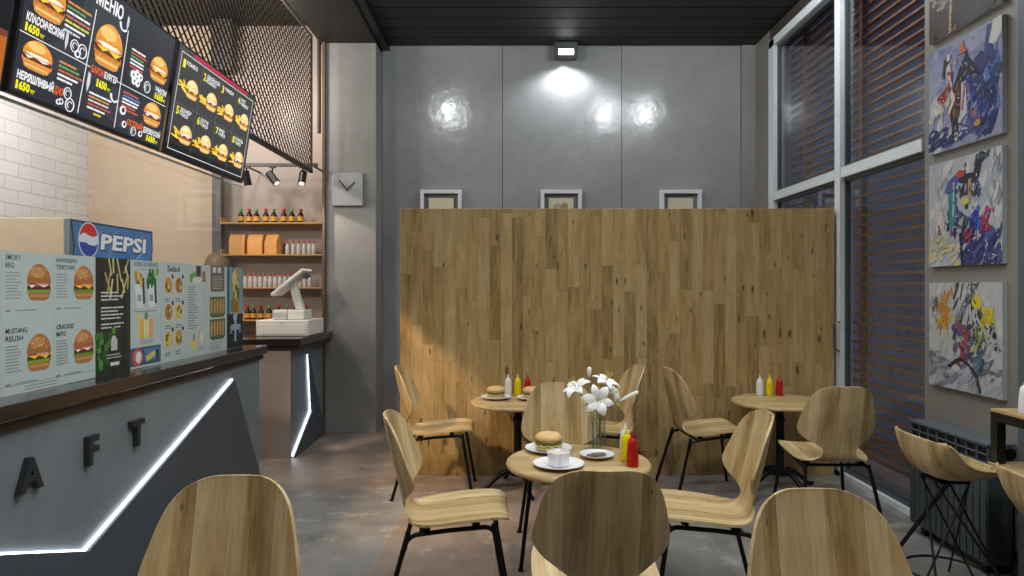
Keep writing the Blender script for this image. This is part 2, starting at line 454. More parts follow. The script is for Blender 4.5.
def build_walls():
    b = MB()                                            # hall back wall in 1.2 m panels
    seams = [-1.312, -0.096, 1.108, 2.312]
    for i in range(3): b.box(seams[i] + .003, seams[i + 1] - .003, YB, YB + .05, 0, 4.1, 0)
    b.box(-1.4, 2.6, YB + .004, YB + .1, 0, 4.1, 1)
    struct(b.build('wall_back', [M['wall'], M['dark']]), 'smooth grey plaster back wall in tall panels')
    b = MB(); b.box(2.315, XR + .1, YB - .03, YB + .06, 0, 4.1)
    struct(b.build('trim_1', M['columnface']))
    b = MB(); b.box(-1.82, -1.312, 6.59, YB + .1, 0, 3.9)
    struct(b.build('wall_column', M['columnface'], bevel=.004), 'square plaster column beside the counter')
    b = MB(); b.box(-2.98, -1.80, YB, YB + .1, 0, 4.3)
    struct(b.build('wall_alcove', M['mauve']), 'mauve grey wall behind the shelves')
    b = MB(); b.box(XK - .1, -2.98, YB, YB + .1, 0, 4.3)
    struct(b.build('wall_kitchen_back', M['beige']), 'beige wall at the back of the kitchen')
    b = MB(); b.box(XK - .1, XK, YF, YB, 0, 4.3)
    struct(b.build('wall_left', M['brick']), 'white brick tile wall of the kitchen')
    b = MB(); b.box(XK - .1, XR + .1, YF - .1, YF, 0, 4.3)
    struct(b.build('wall_front', M['wallside']))
    b = MB(); b.box(XR, XR + .2, YF, 4.055, 0, 4.1)
    b.box(XR, XR + .2, 6.485, YB, 0, 4.1)
    struct(b.build('wall_right', M['wallside'], bevel=.003), 'grey plaster wall with the paintings')
    b = MB(); b.box(XR + .001, XR + .2, 4.055, 6.485, 3.736, 4.1); struct(b.build('wall_shade_strip', pm((60, 54, 50), .6)))  # wall strip above the window header, its shade put into a dark colour
    b = MB(); b.box(2.385, XR, YF, 3.22, 0, 4.0)
    struct(b.build('wall_pillar', M['bluegrey'], bevel=.003))
    b = MB(); b.box(-1.825, -1.80, 6.56, 6.60, 0, 3.764)
    struct(b.build('trim_2', pm((96, 80, 66), .5)))
    b = MB(); b.box(-2.0, -1.83, 6.80, YB, 3.3, 4.05); 
    # slatted metal ceiling
    b = MB(); y = YF
    k = 0
    while True:
        y1 = YB - .02 - .235 * k; y0 = y1 - .215
        if y1 < YF: break
        b.box(-1.23, XR, y0, y1, ZC, ZC + .03, 0); k += 1
    b.box(-1.4, XR + .2, YF, YB, ZC + .06, ZC + .12, 1)
    struct(b.build('ceiling', [M['ceil'], M['black']]), 'dark metal plank ceiling')
    b = MB(); b.box(-1.85, -1.312, YF, YB, 3.764, 4.1, 0)
    b.box(-1.312, -1.235, YF, YB, 3.795, 4.1, 1)
    struct(b.build('ceiling_soffit', [M['soffit'], M['black']]), 'dark dropped ceiling strip beside the metal mesh')
    b = MB(); b.box(XK, -1.85, YF, YB, 4.05, 4.15)
    struct(b.build('ceiling_kitchen', M['dark']))
build_walls()

# ------------------------------------------------------------------ window wall
def build_window():
    X = XR; b = MB()
    def bar(y0, y1, z0, z1, x0=X - .015, x1=X + .07): b.box(x0, x1, y0, y1, z0, z1)
    bar(6.355, 6.485, 0, 3.73); bar(5.07, 5.155, 0, 3.73)
    bar(4.06, 6.48, 3.66, 3.735); bar(4.06, 5.06, 2.215, 2.29); bar(5.157, 6.35, 2.215, 2.29); bar(4.06, 6.48, 0, .035)
    # slimmer inner sash frames
    for y0, y1 in ((4.03, 5.07), (5.155, 6.355)):
        for z0, z1 in ((.035, 2.215), (2.29, 3.66)):
            b.box(X + .02, X + .06, y0, y0 + .016, z0, z1, 1); b.box(X + .02, X + .06, y1 - .016, y1, z0, z1, 1)
            b.box(X + .02, X + .06, y0, y1, z0, z0 + .025, 1); b.box(X + .02, X + .06, y0, y1, z1 - .025, z1, 1)
    win = struct(b.build('window_1', [M['alu'], pm((70, 76, 80), .4)]), 'tall aluminium framed window wall')
    g = MB(); g.box(X + .035, X + .039, 4.057, 6.4, .02, 3.70)
    o = g.build('glass', M['winglass'], win)
    h = MB(); h.tube([(X - .015, 5.07, .93), (X - .06, 5.07, .95), (X - .06, 5.07, 1.13), (X - .015, 5.07, 1.15)], .008)
    h.build('handle', pm((120, 124, 126), .3, .8), win)
    # sill strip outside the glass
    b = MB(); b.box(X + .085, X + .30, 3.9, 7.0, 0, .10); struct(b.build('trim_3', pm((150, 132, 128), .6)))
build_window()

def build_louver():
    b = MB(); x0 = 2.70
    z = .13
    while z < 3.9:
        b.box(x0, x0 + .045, 3.6, 7.0, z, z + .017, 0); z += .076
    for y in (5.28, 6.30, 3.6): b.box(x0 + .005, x0 + .05, y, y + .035, .1, 3.95, 0)
    o = b.build('louver_screen', pm((158, 110, 84), .6))
    tag(base_at(o, (x0, 5.3, .1)), 'brown horizontal slat screen standing outside the tall window', 'slat screen')
build_louver()

# ------------------------------------------------------------------ partition
def build_partition():
    b = MB(); b.box(-.838, 2.412, 5.11, 5.20, 0, 1.995)
    o = b.build('wood_partition', M['panel'], bevel=.003)
    tag(base_at(o, (.79, 5.155, 0)), 'tall oak plank room divider behind the far tables', 'room divider')
build_partition()

# ------------------------------------------------------------------ counters
XCF = -1.82
def counter(name, label, y0, y1, xlip, poly, leds, ends, y_end_lip, letters=False, depth=.62):
    t = thing(name, label, 'counter', (XCF - depth / 2, (y0 + y1) / 2, 0))
    ox, oy = t.location.x, t.location.y
    def L(b):
        b.v = [(x - ox, y - oy, z) for x, y, z in b.v]; return b
    b = MB(); b.box(XCF - depth, XCF, y0, y1, 0, .885); L(b).build('body', [M['slate']], t, bevel=.003)
    if ends == 'near':
        b = MB(); b.box(XCF - depth, XCF - .002, y0 - .012, y0 - .001, 0, .89); L(b).build('end_panel', pm((158, 142, 132), .55), t)
    b = MB(); b.box(XCF - depth - .02, xlip, y_end_lip[0], y_end_lip[1], .925, .985); L(b).build('countertop', M['stone'], t, bevel=.005)
    b = MB(); b.box(XCF - depth, xlip - .022, y_end_lip[0] + .02, y_end_lip[1] - .02, .888, .924); L(b).build('top_rail', pm((48, 38, 33), .4), t)
    b = MB(); b.prism(poly, (XCF + .001, 0, 0), (0, 1, 0), (0, 0, 1), (1, 0, 0), .028); L(b).build('facet_panel', M['slate_dark'], t)
    b = MB()
    for (a, c) in leds:
        a, c = Vector(a), Vector(c); d = (c - a).normalized(); n = Vector((-d.y, d.x))
        if n.y < 0 and abs(d.x) > .3: n = -n
        if abs(d.x) <= .3 and n.x < 0 and name == 'service_counter': n = -n
        q = [a, c, c + n * .007, a + n * .007]
        b.prism([(p.x, p.y) for p in q], (XCF + .001, 0, 0), (0, 1, 0), (0, 0, 1), (1, 0, 0), .012)
    L(b).build('led_strip', M['led'], t)
    if letters:
        for ch, yc in (('A', 2.555), ('F', 2.935), ('T', 3.285)):
            vs, fs = text_geo(ch, .03); x0 = min(v[0] for v in vs); x1 = max(v[0] for v in vs)
            sc = .122 / .72; b = MB(); n = len(vs)
            pts = [(yc + (v[0] - (x0 + x1) / 2) * sc, .645 + v[1] * sc) for v in vs]
            edges = {}
            for f in fs:
                for i in range(len(f)):
                    e = (f[i], f[(i + 1) % len(f)])
                    if (e[1], e[0]) in edges: del edges[(e[1], e[0])]
                    else: edges[e] = 1
            va = [(XCF + .002, p[0], p[1]) for p in pts]; vb = [(XCF + .026, p[0], p[1]) for p in pts]
            b.add(va + vb, [tuple(f[::-1]) for f in fs] + [tuple(n + k for k in f) for f in fs] + [(e[0], e[1], n + e[1], n + e[0]) for e in edges])
            L(b).build('letter', pm((38, 42, 45), .5), t)
    return t
counter('service_counter', 'long slate grey service counter with glowing zigzag and raised letters', .9, 4.92, -1.78,
        [(.91, .002), (4.90, .002), (4.42, .805), (2.891, .2855), (2.428, .452), (1.2, .80), (.91, .6)],
        [((2.428, .452), (2.891, .2855)), ((2.891, .2855), (4.42, .805)), ((1.2, .80), (2.428, .452))], '', (.88, 4.97), True)
counter('service_counter', 'short counter end by the column, carrying the white till', 5.62, 6.565, -1.727,
        [(5.63, .002), (6.555, .002), (6.05, .81), (6.135, .295)],
        [((6.05, .81), (6.135, .295)), ((6.135, .295), (5.64, .01))], 'near', (5.58, 6.575), depth=.7)

# ------------------------------------------------------------------ glass guard + printed menus on it
def build_guard():
    t = thing('glass_screen', 'tall clear glass guard standing on the service counter', 'glass screen', (-1.93, 2.9, .985))
    b = MB(); b.box(-.004, .004, -2.0, 1.99, .0005, 1.13); b.build('glass_pane', M['glass'], t)
    b = MB(); b.box(-.006, .006, -2.0, 1.99, 1.131, 1.142); b.build('edge_trim', M['edgeglass'], t)
build_guard()
PX = -1.9235
def poster(y0, y1, label, draw, bgc=(186, 199, 196), z1=1.543):
    f = Flat((PX, y0, .987), (0, 1, 0), (0, 0, 1), .00002)
    W, H = y1 - y0, z1 - .987
    b = f.mb; x = PX
    f.rect(0, W, 0, H, bgc)
    draw(f, W, H)
    # back and edges of the sheet
    P = [f.O + f.U * a + f.V * c - f.N * .0006 for a, c in ((0, 0), (W, 0), (W, H), (0, H))]
    b.add(P, [(3, 2, 1, 0)], f.mi(bgc))
    o = f.build('menu_poster')
    return tag(base_at(o, (PX, (y0 + y1) / 2, .987)), label, 'poster', 'printed menus on the glass guard')
INK = (44, 52, 58); GRY = (142, 153, 154)
def burgers_page(names):
    def d(f, W, H):
        rnd = random.Random(len(names[0]))
        f.rect(W * .5, W * .5 + .001, .04, H, (140, 154, 156)); f.rect(0, W, .034, .036, (120, 132, 134))
        f.bars(.12, .026, .2, 2, .012, .005, [GRY], rnd, .9)
        k = 0
        for (cx, cy) in ((0, 1), (1, 1), (0, 0), (1, 0)):
            ox = cx * W / 2 + .018; top = H - .012 if cy else H * .468
            n1, n2 = names[k]
            f.text(n1, ox, top - .022, .02, INK, w=len(n1) * .0165, bold=.012); f.text(n2, ox, top - .052, .02, INK, w=len(n2) * .0155, bold=.012)
            f.bars(ox, top - .07, .085, 9, .0122, .0045, [GRY], rnd, .75)
            f.bars(ox, top - .215, .028, 1, .02, .008, [(150, 130, 130)], rnd, .9)
            f.bars(ox + .05, top - .216, .13, 1, .02, .005, [GRY], rnd, .9)
            burger_art(f, ox + .185, top - .108, .142, .148, k + 1, (170, 112, 60), (202, 148, 92), (176, 122, 72)); k += 1
    return d
poster(2.5735 - .58, 2.572, 'pale burger menu sheet cut off by the photo edge', burgers_page([('SIMPLY', 'BEEF'), ('BUFFALO', 'BLUE'), ('DOUBLE', 'STACK'), ('GREEN', 'CHILI')]))
poster(2.574, 3.152, 'pale menu sheet with four burgers headed Smoky BBQ, Hawaiian Teriyaki, Mustang Relish and Cracked Mayo',
       burgers_page([('SMOKY', 'BBQ'), ('HAWAIIAN', 'TERIYAKI'), ('MUSTANG', 'RELISH'), ('CRACKED', 'MAYO')]))
def dark_page(f, W, H):
    rnd = random.Random(5)
    for i in range(9): f.rect(W * i / 9, W * (i + .85) / 9, 0, H, [(52, 50, 46), (44, 44, 42), (60, 58, 52)][i % 3], i == 0)
    for i in range(12):
        x = W * rnd.uniform(.3, .98); y = H * rnd.uniform(.72, .97)
        a = R(rnd.uniform(60, 120)); l = rnd.uniform(.06, .12)
        f.line(x, y - l / 2, min(W, x + math.cos(a) * l), min(H, y + l / 2), .012, [(196, 186, 120), (176, 164, 92), (214, 206, 150)][i % 3])
    f.bars(W * .14, H * .71, W * .7, 3, .017, .007, [(200, 206, 204)], rnd, .7); f.bars(W * .14, H * .58, W * .7, 4, .017, .007, [(200, 206, 204)], rnd, .7)
    f.bars(W * .14, H * .44, W * .7, 2, .017, .007, [(200, 206, 204)], rnd, .7)
    for i in range(26):
        x, y = (W * rnd.uniform(0.02, .3), H * rnd.uniform(.06, .34)) if i < 18 else (W * rnd.uniform(.3, .5), H * rnd.uniform(.26, .38))
        f.ell(x, y, .018, .02, [(44, 96, 40), (62, 122, 48), (30, 72, 34), (88, 144, 60)][i % 4], n=8)
    f.rect(W * .42, W * .6, H * .2, H * .3, (186, 190, 180)); f.ell(W * .5, H * .31, W * .06, H * .02, (200, 204, 196))
    f.bars(W * .3, H * .17, W * .45, 2, .014, .005, [(190, 196, 190)], rnd, .8); f.rect(W * .4, W * .66, H * .07, H * .1, (214, 220, 218))
poster(3.154, 3.440, 'dark wood menu sheet with fries and broccoli', dark_page, (50, 48, 45))
def drinks_page(f, W, H):
    rnd = random.Random(6)
    f.text('SIDES & DRINKS', W * .5, H - .03, .022, (70, 96, 110), w=W * .8, align='c')
    f.bars(W * .3, H - .042, W * .4, 1, .01, .005, [(150, 170, 120)], rnd, .9)
    for i, c in ((0, (226, 184, 96)), (1, (60, 128, 52))):
        x = W * (.3 + .4 * i)
        f.poly([(x - .045, H * .82), (x + .04, H * .84), (x + .05, H * .6), (x - .02, H * .58)], (70, 78, 60))
        f.poly([(x - .05, H * .78), (x + .02, H * .78), (x + .03, H * .56), (x - .03, H * .56)], (214, 222, 224))
        f.rect(x - .025, x + .012, H * .62, H * .68, (150, 160, 168))
        for k in range(10): f.ell(x - .012 + rnd.uniform(-.034, .034), H * .83 + rnd.uniform(-.05, .035), .013, .024, [c, tuple(int(q * .8) for q in c)][k % 2], n=8)
    f.ell(W * .88, H * .9, .018, .022, (150, 160, 80)); f.bars(W * .1, H * .53, W * .8, 1, .01, .006, [GRY], rnd, .9)
    for i, c in enumerate([(234, 176, 54), (214, 214, 160), (232, 160, 96)]):
        f.rect(W * (.26 + .16 * i), W * (.41 + .16 * i), H * .27, H * .45, c); f.rect(W * (.26 + .16 * i), W * (.28 + .16 * i), H * .27, H * .45, (232, 226, 200))
    f.ell(W * .3, H * .47, .02, .02, (230, 206, 110)); f.ell(W * .5, H * .48, .018, .022, (110, 150, 90)); f.bars(W * .3, H * .25, W * .5, 2, .012, .005, [GRY], rnd, .8)
    f.rect(0, W, 0.012, H * .19, (66, 92, 120)); f.rect(W * .45, W * .97, .03, H * .17, (92, 130, 160))
    f.ell(W * .22, H * .1, .05, .045, (206, 92, 66)); f.ell(W * .25, H * .1, .028, .03, (222, 226, 228)); f.line(W * .5, H * .07, W * .8, H * .12, .03, (216, 196, 110)); f.rect(W * .84, W * .93, H * .05, H * .15, (52, 60, 80))
poster(3.442, 3.736, 'pale menu sheet with fries cones and orange drinks', drinks_page)
def salad_page(f, W, H):
    rnd = random.Random(7)
    f.text('Salad', W * .5, H - .05, .034, (52, 48, 56), w=W * .5, align='c')
    for r in range(3):
        for c in range(2):
            x, y = W * (.3 + .42 * c), H * (.77 - .27 * r)
            f.ell(x, y, .055, .058, (206, 202, 180)); f.ell(x, y, .042, .046, [(190, 150, 80), (176, 128, 70), (200, 190, 100)][(r + c) % 3])
            for k in range(5): f.ell(x + rnd.uniform(-.025, .025), y + rnd.uniform(-.03, .03), .012, .014, [(120, 140, 60), (150, 84, 50), (216, 190, 110)][k % 3], n=8)
            f.ell(x + .045, y + .05, .012, .014, (66, 40, 60), n=8); f.bars(x - .04, y - .075, .08, 2, .013, .006, [(110, 126, 140)], rnd, .6)
poster(3.738, 4.022, 'pale menu sheet with six small salad pictures', salad_page)
def list_page(f, W, H):
    rnd = random.Random(8)
    f.rect(0.03, W - .02, H * .8, H - .005, (190, 200, 196)); f.line(.05, H * .84, W * .7, H * .92, .05, (120, 168, 84)); f.ell(W * .5, H * .83, .06, .02, (214, 214, 200))
    f.rect(W * .45, W * .7, H * .87, H * .99, (120, 110, 110)); f.rect(W * .75, W * .9, H * .81, H * .93, (160, 110, 76)); f.ell(W * .58, H * .93, .02, .03, (60, 56, 60))
    f.bars(.03, H * .76, W * .5, 17, .0155, .006, [(112, 126, 130)], rnd, .5); f.rect(W * .86, W * .88, H * .4, H * .74, (150, 162, 166))
    f.ell(W * .35, H * .13, .04, .035, (226, 200, 110)); f.rect(W * .32, W * .4, H * .17, H * .24, (130, 140, 110)); f.ell(W * .7, H * .18, .045, .06, (196, 186, 176)); f.ell(W * .72, H * .19, .028, .04, (222, 214, 204))
    f.bars(W * .55, H * .09, .1, 2, .013, .005, [GRY], rnd, .7)
poster(4.024, 4.313, 'pale menu sheet with a long printed list', list_page)
def sandwich_page(f, W, H):
    rnd = random.Random(9)
    f.poly([(.04, H * .72), (.06, H * .70), (W - .06, H * .70), (W - .04, H * .72), (W - .04, H), (.04, H)], (112, 106, 98)); f.rect(W * .25, W * .42, H * .92, H * .985, (206, 210, 206)); f.rect(W * .5, W * .68, H * .92, H * .985, (206, 210, 206))
    f.bars(.07, H * .88, W * .55, 6, .015, .006, [(176, 170, 150)], rnd, .8)
    for y0 in (.40, .14):
        f.poly([(.03, H * (y0 + .03)), (.06, H * y0), (W - .06, H * y0), (W - .03, H * (y0 + .03)), (W - .03, H * (y0 + .24)), (.03, H * (y0 + .24))], (84, 104, 66))
        for i in range(5):
            x = W * (.2 + .15 * i); f.ell(x, H * (y0 + .13), .016, .052, (206, 160, 104)); f.ell(x + .01, H * (y0 + .13), .008, .045, [(120, 150, 60), (196, 110, 84)][i % 2])
    f.bars(.04, H * .11, W * .7, 4, .014, .005, [GRY], rnd, .7)
poster(4.315, 4.606, 'pale menu sheet with two green trays of sandwiches', sandwich_page)
def wrap_page(f, W, H):
    rnd = random.Random(10)
    f.rect(0, W, 0, H * .42, (36, 42, 46)); f.rect(0, W, H * .42, H, (128, 158, 170)); f.rect(.0, .04, H * .42, H, (62, 96, 120))
    for i in range(34):
        f.dab_x = 0; x = W * rnd.uniform(.3, .72); y = H * rnd.uniform(.46, .95)
        f.ell(x, y, .022, .045, [(176, 160, 70), (206, 190, 100), (120, 130, 56), (160, 110, 60), (216, 196, 140), (90, 110, 50)][i % 6], n=8)
    f.rect(W * .44, W * .58, H * .08, H * .36, (150, 170, 184)); f.rect(W * .22, W * .82, H * .22, H * .29, (150, 170, 184)); f.ell(W * .5, H * .38, .034, .03, (168, 184, 196)); f.rect(W * .18, W * .3, H * .18, H * .27, (128, 146, 160)); f.rect(W * .74, W * .86, H * .18, H * .27, (128, 146, 160))
poster(4.608, 4.876, 'narrow end menu sheet with a tall wrap over a dark base', wrap_page, (60, 70, 76))

# ------------------------------------------------------------------ menu screens
SCR_N = None
def screen(y0, label, draw, Wd=1.052):
    T = Vector((.09, 0, .575)).normalized(); H = .582
    t = thing('menu_screen', label, 'screen', (-1.80, y0 + Wd / 2, 2.10), 0, 'menu screens over the counter')
    N = Vector((0, 1, 0)).cross(T)               # faces the aisle, tipped down
    b = MB(); b.prism([(-Wd / 2, 0), (Wd / 2, 0), (Wd / 2, H), (-Wd / 2, H)], tuple(-N * .035), (0, 1, 0), T, N, .034)
    b.build('casing', M['black'], t, bevel=.003)
    b = MB(); b.prism([(-.2, .12), (.2, .12), (.2, .45), (-.2, .45)], tuple(-N * .07), (0, 1, 0), T, N, .034)
    b.build('wall_mount', M['metal'], t)
    f = Flat(tuple(N * .0002), (0, 1, 0), T, .00003, emit=1.0)
    f.O = f.O - f.U * (Wd / 2 - .012) + f.V * .014
    w, h = Wd - .024, H - .026
    # helper: fractions of the screen
    f.U = f.U * w; f.V = f.V * h; f.N = N
    draw(f)
    f.build('display', t)
    return t
WH = (236, 236, 236); YE = (240, 232, 30); OR = (236, 98, 34); SL = (44, 46, 54)
def veg(f, x, y, k, s=.03):
    a = .56
    if k == 0:
        f.ring(x, y, s, s / a, s * .25, WH); f.ring(x, y, s * .55, s * .55 / a, s * .2, WH, 30, 250)
    elif k == 1:
        f.poly([(x - s * .35, y + s * 3), (x + s * .3, y + s * 2.4), (x + s * .35, y - s * .4), (x - s * .1, y - s * 3), (x - s * .45, y - s * .5)], (206, 208, 212))
    elif k == 2:
        f.ell(x, y, s * .9, s * 1.4, WH); f.ell(x + s * .1, y + s * .1, s * .45, s * .8, SL)
    else:
        f.ring(x, y, s, s / a, s * .4, WH, 180, 320)
def main_menu(f):
    rnd = random.Random(3)
    f.rect(0, 1, 0, 1, SL)
    for i in range(10): f.ell(rnd.uniform(.1, .95), rnd.uniform(.15, .9), rnd.uniform(.08, .2), rnd.uniform(.1, .2), [(50, 52, 60), (40, 42, 50), (56, 58, 66)][i % 3])
    burger_art(f, .122, .68, .172, .28, 0)
    f.text('КЛАССИЧЕСКИЙ', .022, .472, .052, WH, w=.2, bold=.045); f.text('1', 0.0220, .405, .052, YE, w=0.0108, bold=.05); f.text('650', 0.0378, .405, .052, YE, w=0.0562, bold=.045); f.text('тг', .097, .405, .03, YE, w=.025, bold=.02)
    f.bars(.215, .75, .15, 7, .033, .016, [(206, 140, 66), (96, 160, 90), WH, (190, 110, 80), (206, 206, 80), WH, (200, 200, 205)], rnd, .6)
    f.line(.0, .385, .40, .385, .006, WH); f.line(.365, .02, .382, .81, .005, WH); f.line(.617, .02, .611, .81, .005, WH); f.line(.588, .380, 1.0, .380, .006, WH)
    veg(f, .24, .475, 1, .022); veg(f, .288, .47, 0, .026); veg(f, .336, .46, 0, .03); veg(f, .31, .425, 2, .02)
    burger_art(f, .105, .272, .155, .20, 1)
    f.text('НЕРЯШЛИВЫЙ', .018, .09, .05, WH, w=.19, bold=.045); f.text('ДЖО', .213, .09, .05, OR, w=.05, bold=.03)
    f.text('1', 0.0180, .022, .052, YE, w=0.0105, bold=.05); f.text('650', 0.0334, .022, .052, YE, w=0.0546, bold=.045); f.text('тг', .091, .022, .03, YE, w=.024, bold=.02)
    f.bars(.217, .325, .145, 5, .03, .015, [(206, 140, 66), (96, 160, 90), (190, 100, 70), WH, WH], rnd, .6)
    veg(f, .288, .125, 0, .024); veg(f, .258, .05, 2, .016); veg(f, .243, .04, 2, .014); veg(f, .31, .05, 0, .028)
    f.text('МЕНЮ', .372, .855, .1, WH, w=.185, bold=.03); veg(f, .575, .84, 3, .035); veg(f, .60, .86, 1, .02)
    burger_art(f, .496, .60, .19, .33, 0)
    f.text('БАРОН', .405, .355, .05, OR, w=.082, bold=.03); f.text('БУРГЕР', .493, .355, .05, WH, w=.092, bold=.03)
    f.text('1', 0.4500, .27, .055, YE, w=0.0105, bold=.05); f.text('650', 0.4654, .27, .055, YE, w=0.0546, bold=.045); f.text('тг', .523, .27, .03, YE, w=.024, bold=.02)
    veg(f, .40, .27, 1, .026); veg(f, .585, .27, 3, .035)
    f.bars(.413, .21, .16, 5, .028, .014, [WH, (206, 140, 66), (206, 200, 200), (190, 90, 66), WH], rnd, .75); f.rect(.46, .51, .05, .066, (206, 190, 60))
    f.bars(.655, .70, .14, 6, .028, .014, [WH, (200, 90, 70), (100, 160, 90), WH, WH, (200, 90, 70)], rnd, .65)
    burger_art(f, .893, .657, .155, .22, 0)
    for i, (x, y) in enumerate([(.69, .50), (.72, .52), (.75, .505), (.705, .455), (.735, .45)]): f.ell(x, y, .019, .034, WH); f.ell(x + .004, y, .006, .012, SL)
    veg(f, .815, .46, 0, .028); f.text('ЧИЛИ', .885, .46, .048, WH, w=.1, bold=.03); f.text('1', 0.8880, .405, .048, YE, w=0.0112, bold=.05); f.text('650', 0.9045, .405, .048, YE, w=0.0585, bold=.045); f.text('тг', .965, .405, .03, YE, w=.022, bold=.02)
    f.bars(.64, .335, .145, 6, .027, .014, [(206, 90, 60), (80, 130, 190), WH, WH, (200, 90, 66), (200, 90, 66)], rnd, .7)
    burger_art(f, .893, .258, .15, .2, 1)
    f.text('ОСТРЫЙ', .70, .085, .045, OR, w=.125, bold=.03); f.text('ДЕРЕВЕНСКИЙ', .832, .08, .045, WH, w=.155, bold=.03); f.text('1', 0.8720, .02, .048, YE, w=0.0112, bold=.05); f.text('650', 0.8885, .02, .048, YE, w=0.0585, bold=.045); f.text('тг', .95, .02, .03, YE, w=.022, bold=.02)
    veg(f, .655, .18, 2, .026); veg(f, .68, .075, 2, .02); veg(f, .757, .05, 0, .022); veg(f, .815, .05, 2, .018)
def combo_menu(f):
    f.rect(0, 1, 0, 1, (62, 62, 62))
    f.rect(0, 1, 0, .2, (40, 40, 40)); f.rect(0, 1, 0, .09, (24, 24, 25))
    a, b, c, d = .028, .972, .032, .952
    f.rect(.16, .87, .962, 1.0, (172, 40, 62))
    for q in ((a, b, d - .006, d), (a, b, c, c + .006), (a, a + .004, c, d), (b - .004, b, c, d)): f.rect(*q, WH)
    for x in (.268, .50, .73): f.rect(x, x + .002, c, d, (120, 120, 120))
    f.rect(a, b, .475, .478, (120, 120, 120))
    k = 0
    names = ['КОМБО', 'ДВОЙНОЙ КОМБО', 'ЧИКЕН', 'ХОТ ЧИКЕН', 'ДОНЕР', 'БЛЭК', 'ФИШ', 'ГРИЛЬ']
    for r in range(2):
        for q in range(4):
            x = .055 + .232 * q; y = .83 if r == 0 else .385
            f.text(str(k + 1), x, y - .01, .075, YE, w=.026, bold=.03)
            nm = names[k].split()
            for j, s_ in enumerate(nm if len(nm) > 1 else [nm[0]]): f.text(s_, x + .036, y + .028 - j * .042, .036, WH, w=min(.16, .024 * len(s_)), bold=.02)
            if r: f.text('ЧИЗ', x + .036, y - .014, .034, WH, w=.09, bold=.02)
            combo_art(f, x + .105, y - .17, .2, .2, k); k += 1
def promo_menu(f):
    f.rect(0, 1, 0, 1, (24, 22, 28)); f.rect(.4, 1, 0, .30, (92, 40, 30)); f.rect(.6, 1, .22, .34, (120, 58, 44))
    f.ell(1.0, .1, .16, .2, (176, 96, 36), 90, 270); f.ell(.97, .1, .06, .1, (206, 130, 60), 90, 270)
    f.ell(.86, .02, .1, .06, (120, 60, 34))
    f.bars(.78, .53, .17, 1, .03, .026, [WH], random.Random(1), .95); f.bars(.80, .41, .15, 1, .03, .026, [WH], random.Random(2), .95)
screen(2.434, 'black menu screen headed МЕНЮ with five burgers and yellow prices', main_menu)
screen(3.512, 'menu screen with eight numbered combos under a red bar', combo_menu)
screen(1.356, 'promo menu screen next to the МЕНЮ screen, cut by the photo edge', promo_menu)

# ------------------------------------------------------------------ hanging metal mesh
def build_mesh():
    t = thing('metal_mesh_panel', 'dark expanded metal mesh hanging above the counter behind the screens', 'mesh panel', (-1.875, 3.9, 2.474))
    b = MB(); y0, y1, z0, z1 = 1.2 - 3.9, 6.38 - 3.9, .03, 1.285
    cw, ch = .082, .072
    nr = int((z1 - z0) / (ch / 2)); nc = int((y1 - y0) / (cw / 2))
    w = .0056
    for r in range(0, nr):
        za = z0 + r * ch / 2; pts = []
        for c in range(nc + 1):
            up = (c + r) % 2
            pts.append((y0 + c * cw / 2, za + (ch / 2 if up else 0)))
        vs = []
        for (y, z) in pts:
            vs += [(-.004, y, z - w), (.004, y, z - w * .2), (.004, y, z + w), (-.004, y, z + w * .2)]
        fs = []
        for c in range(nc):
            for k in range(4):
                l = (k + 1) % 4; fs.append((c * 4 + k, c * 4 + l, c * 4 + 4 + l, c * 4 + 4 + k))
        b.add(vs, fs)
    b.build('mesh', pm((58, 50, 43), .45, .4), t)
    b = MB(); b.box(-.015, .015, y0, y1, 0, .032); b.box(-.012, .012, y0, y1, z1 - .01, z1)
    b.box(-.008, .008, y1 - .004, y1 + .012, 0, z1)
    b.build('frame', pm((40, 35, 32), .45, .4), t)
build_mesh()

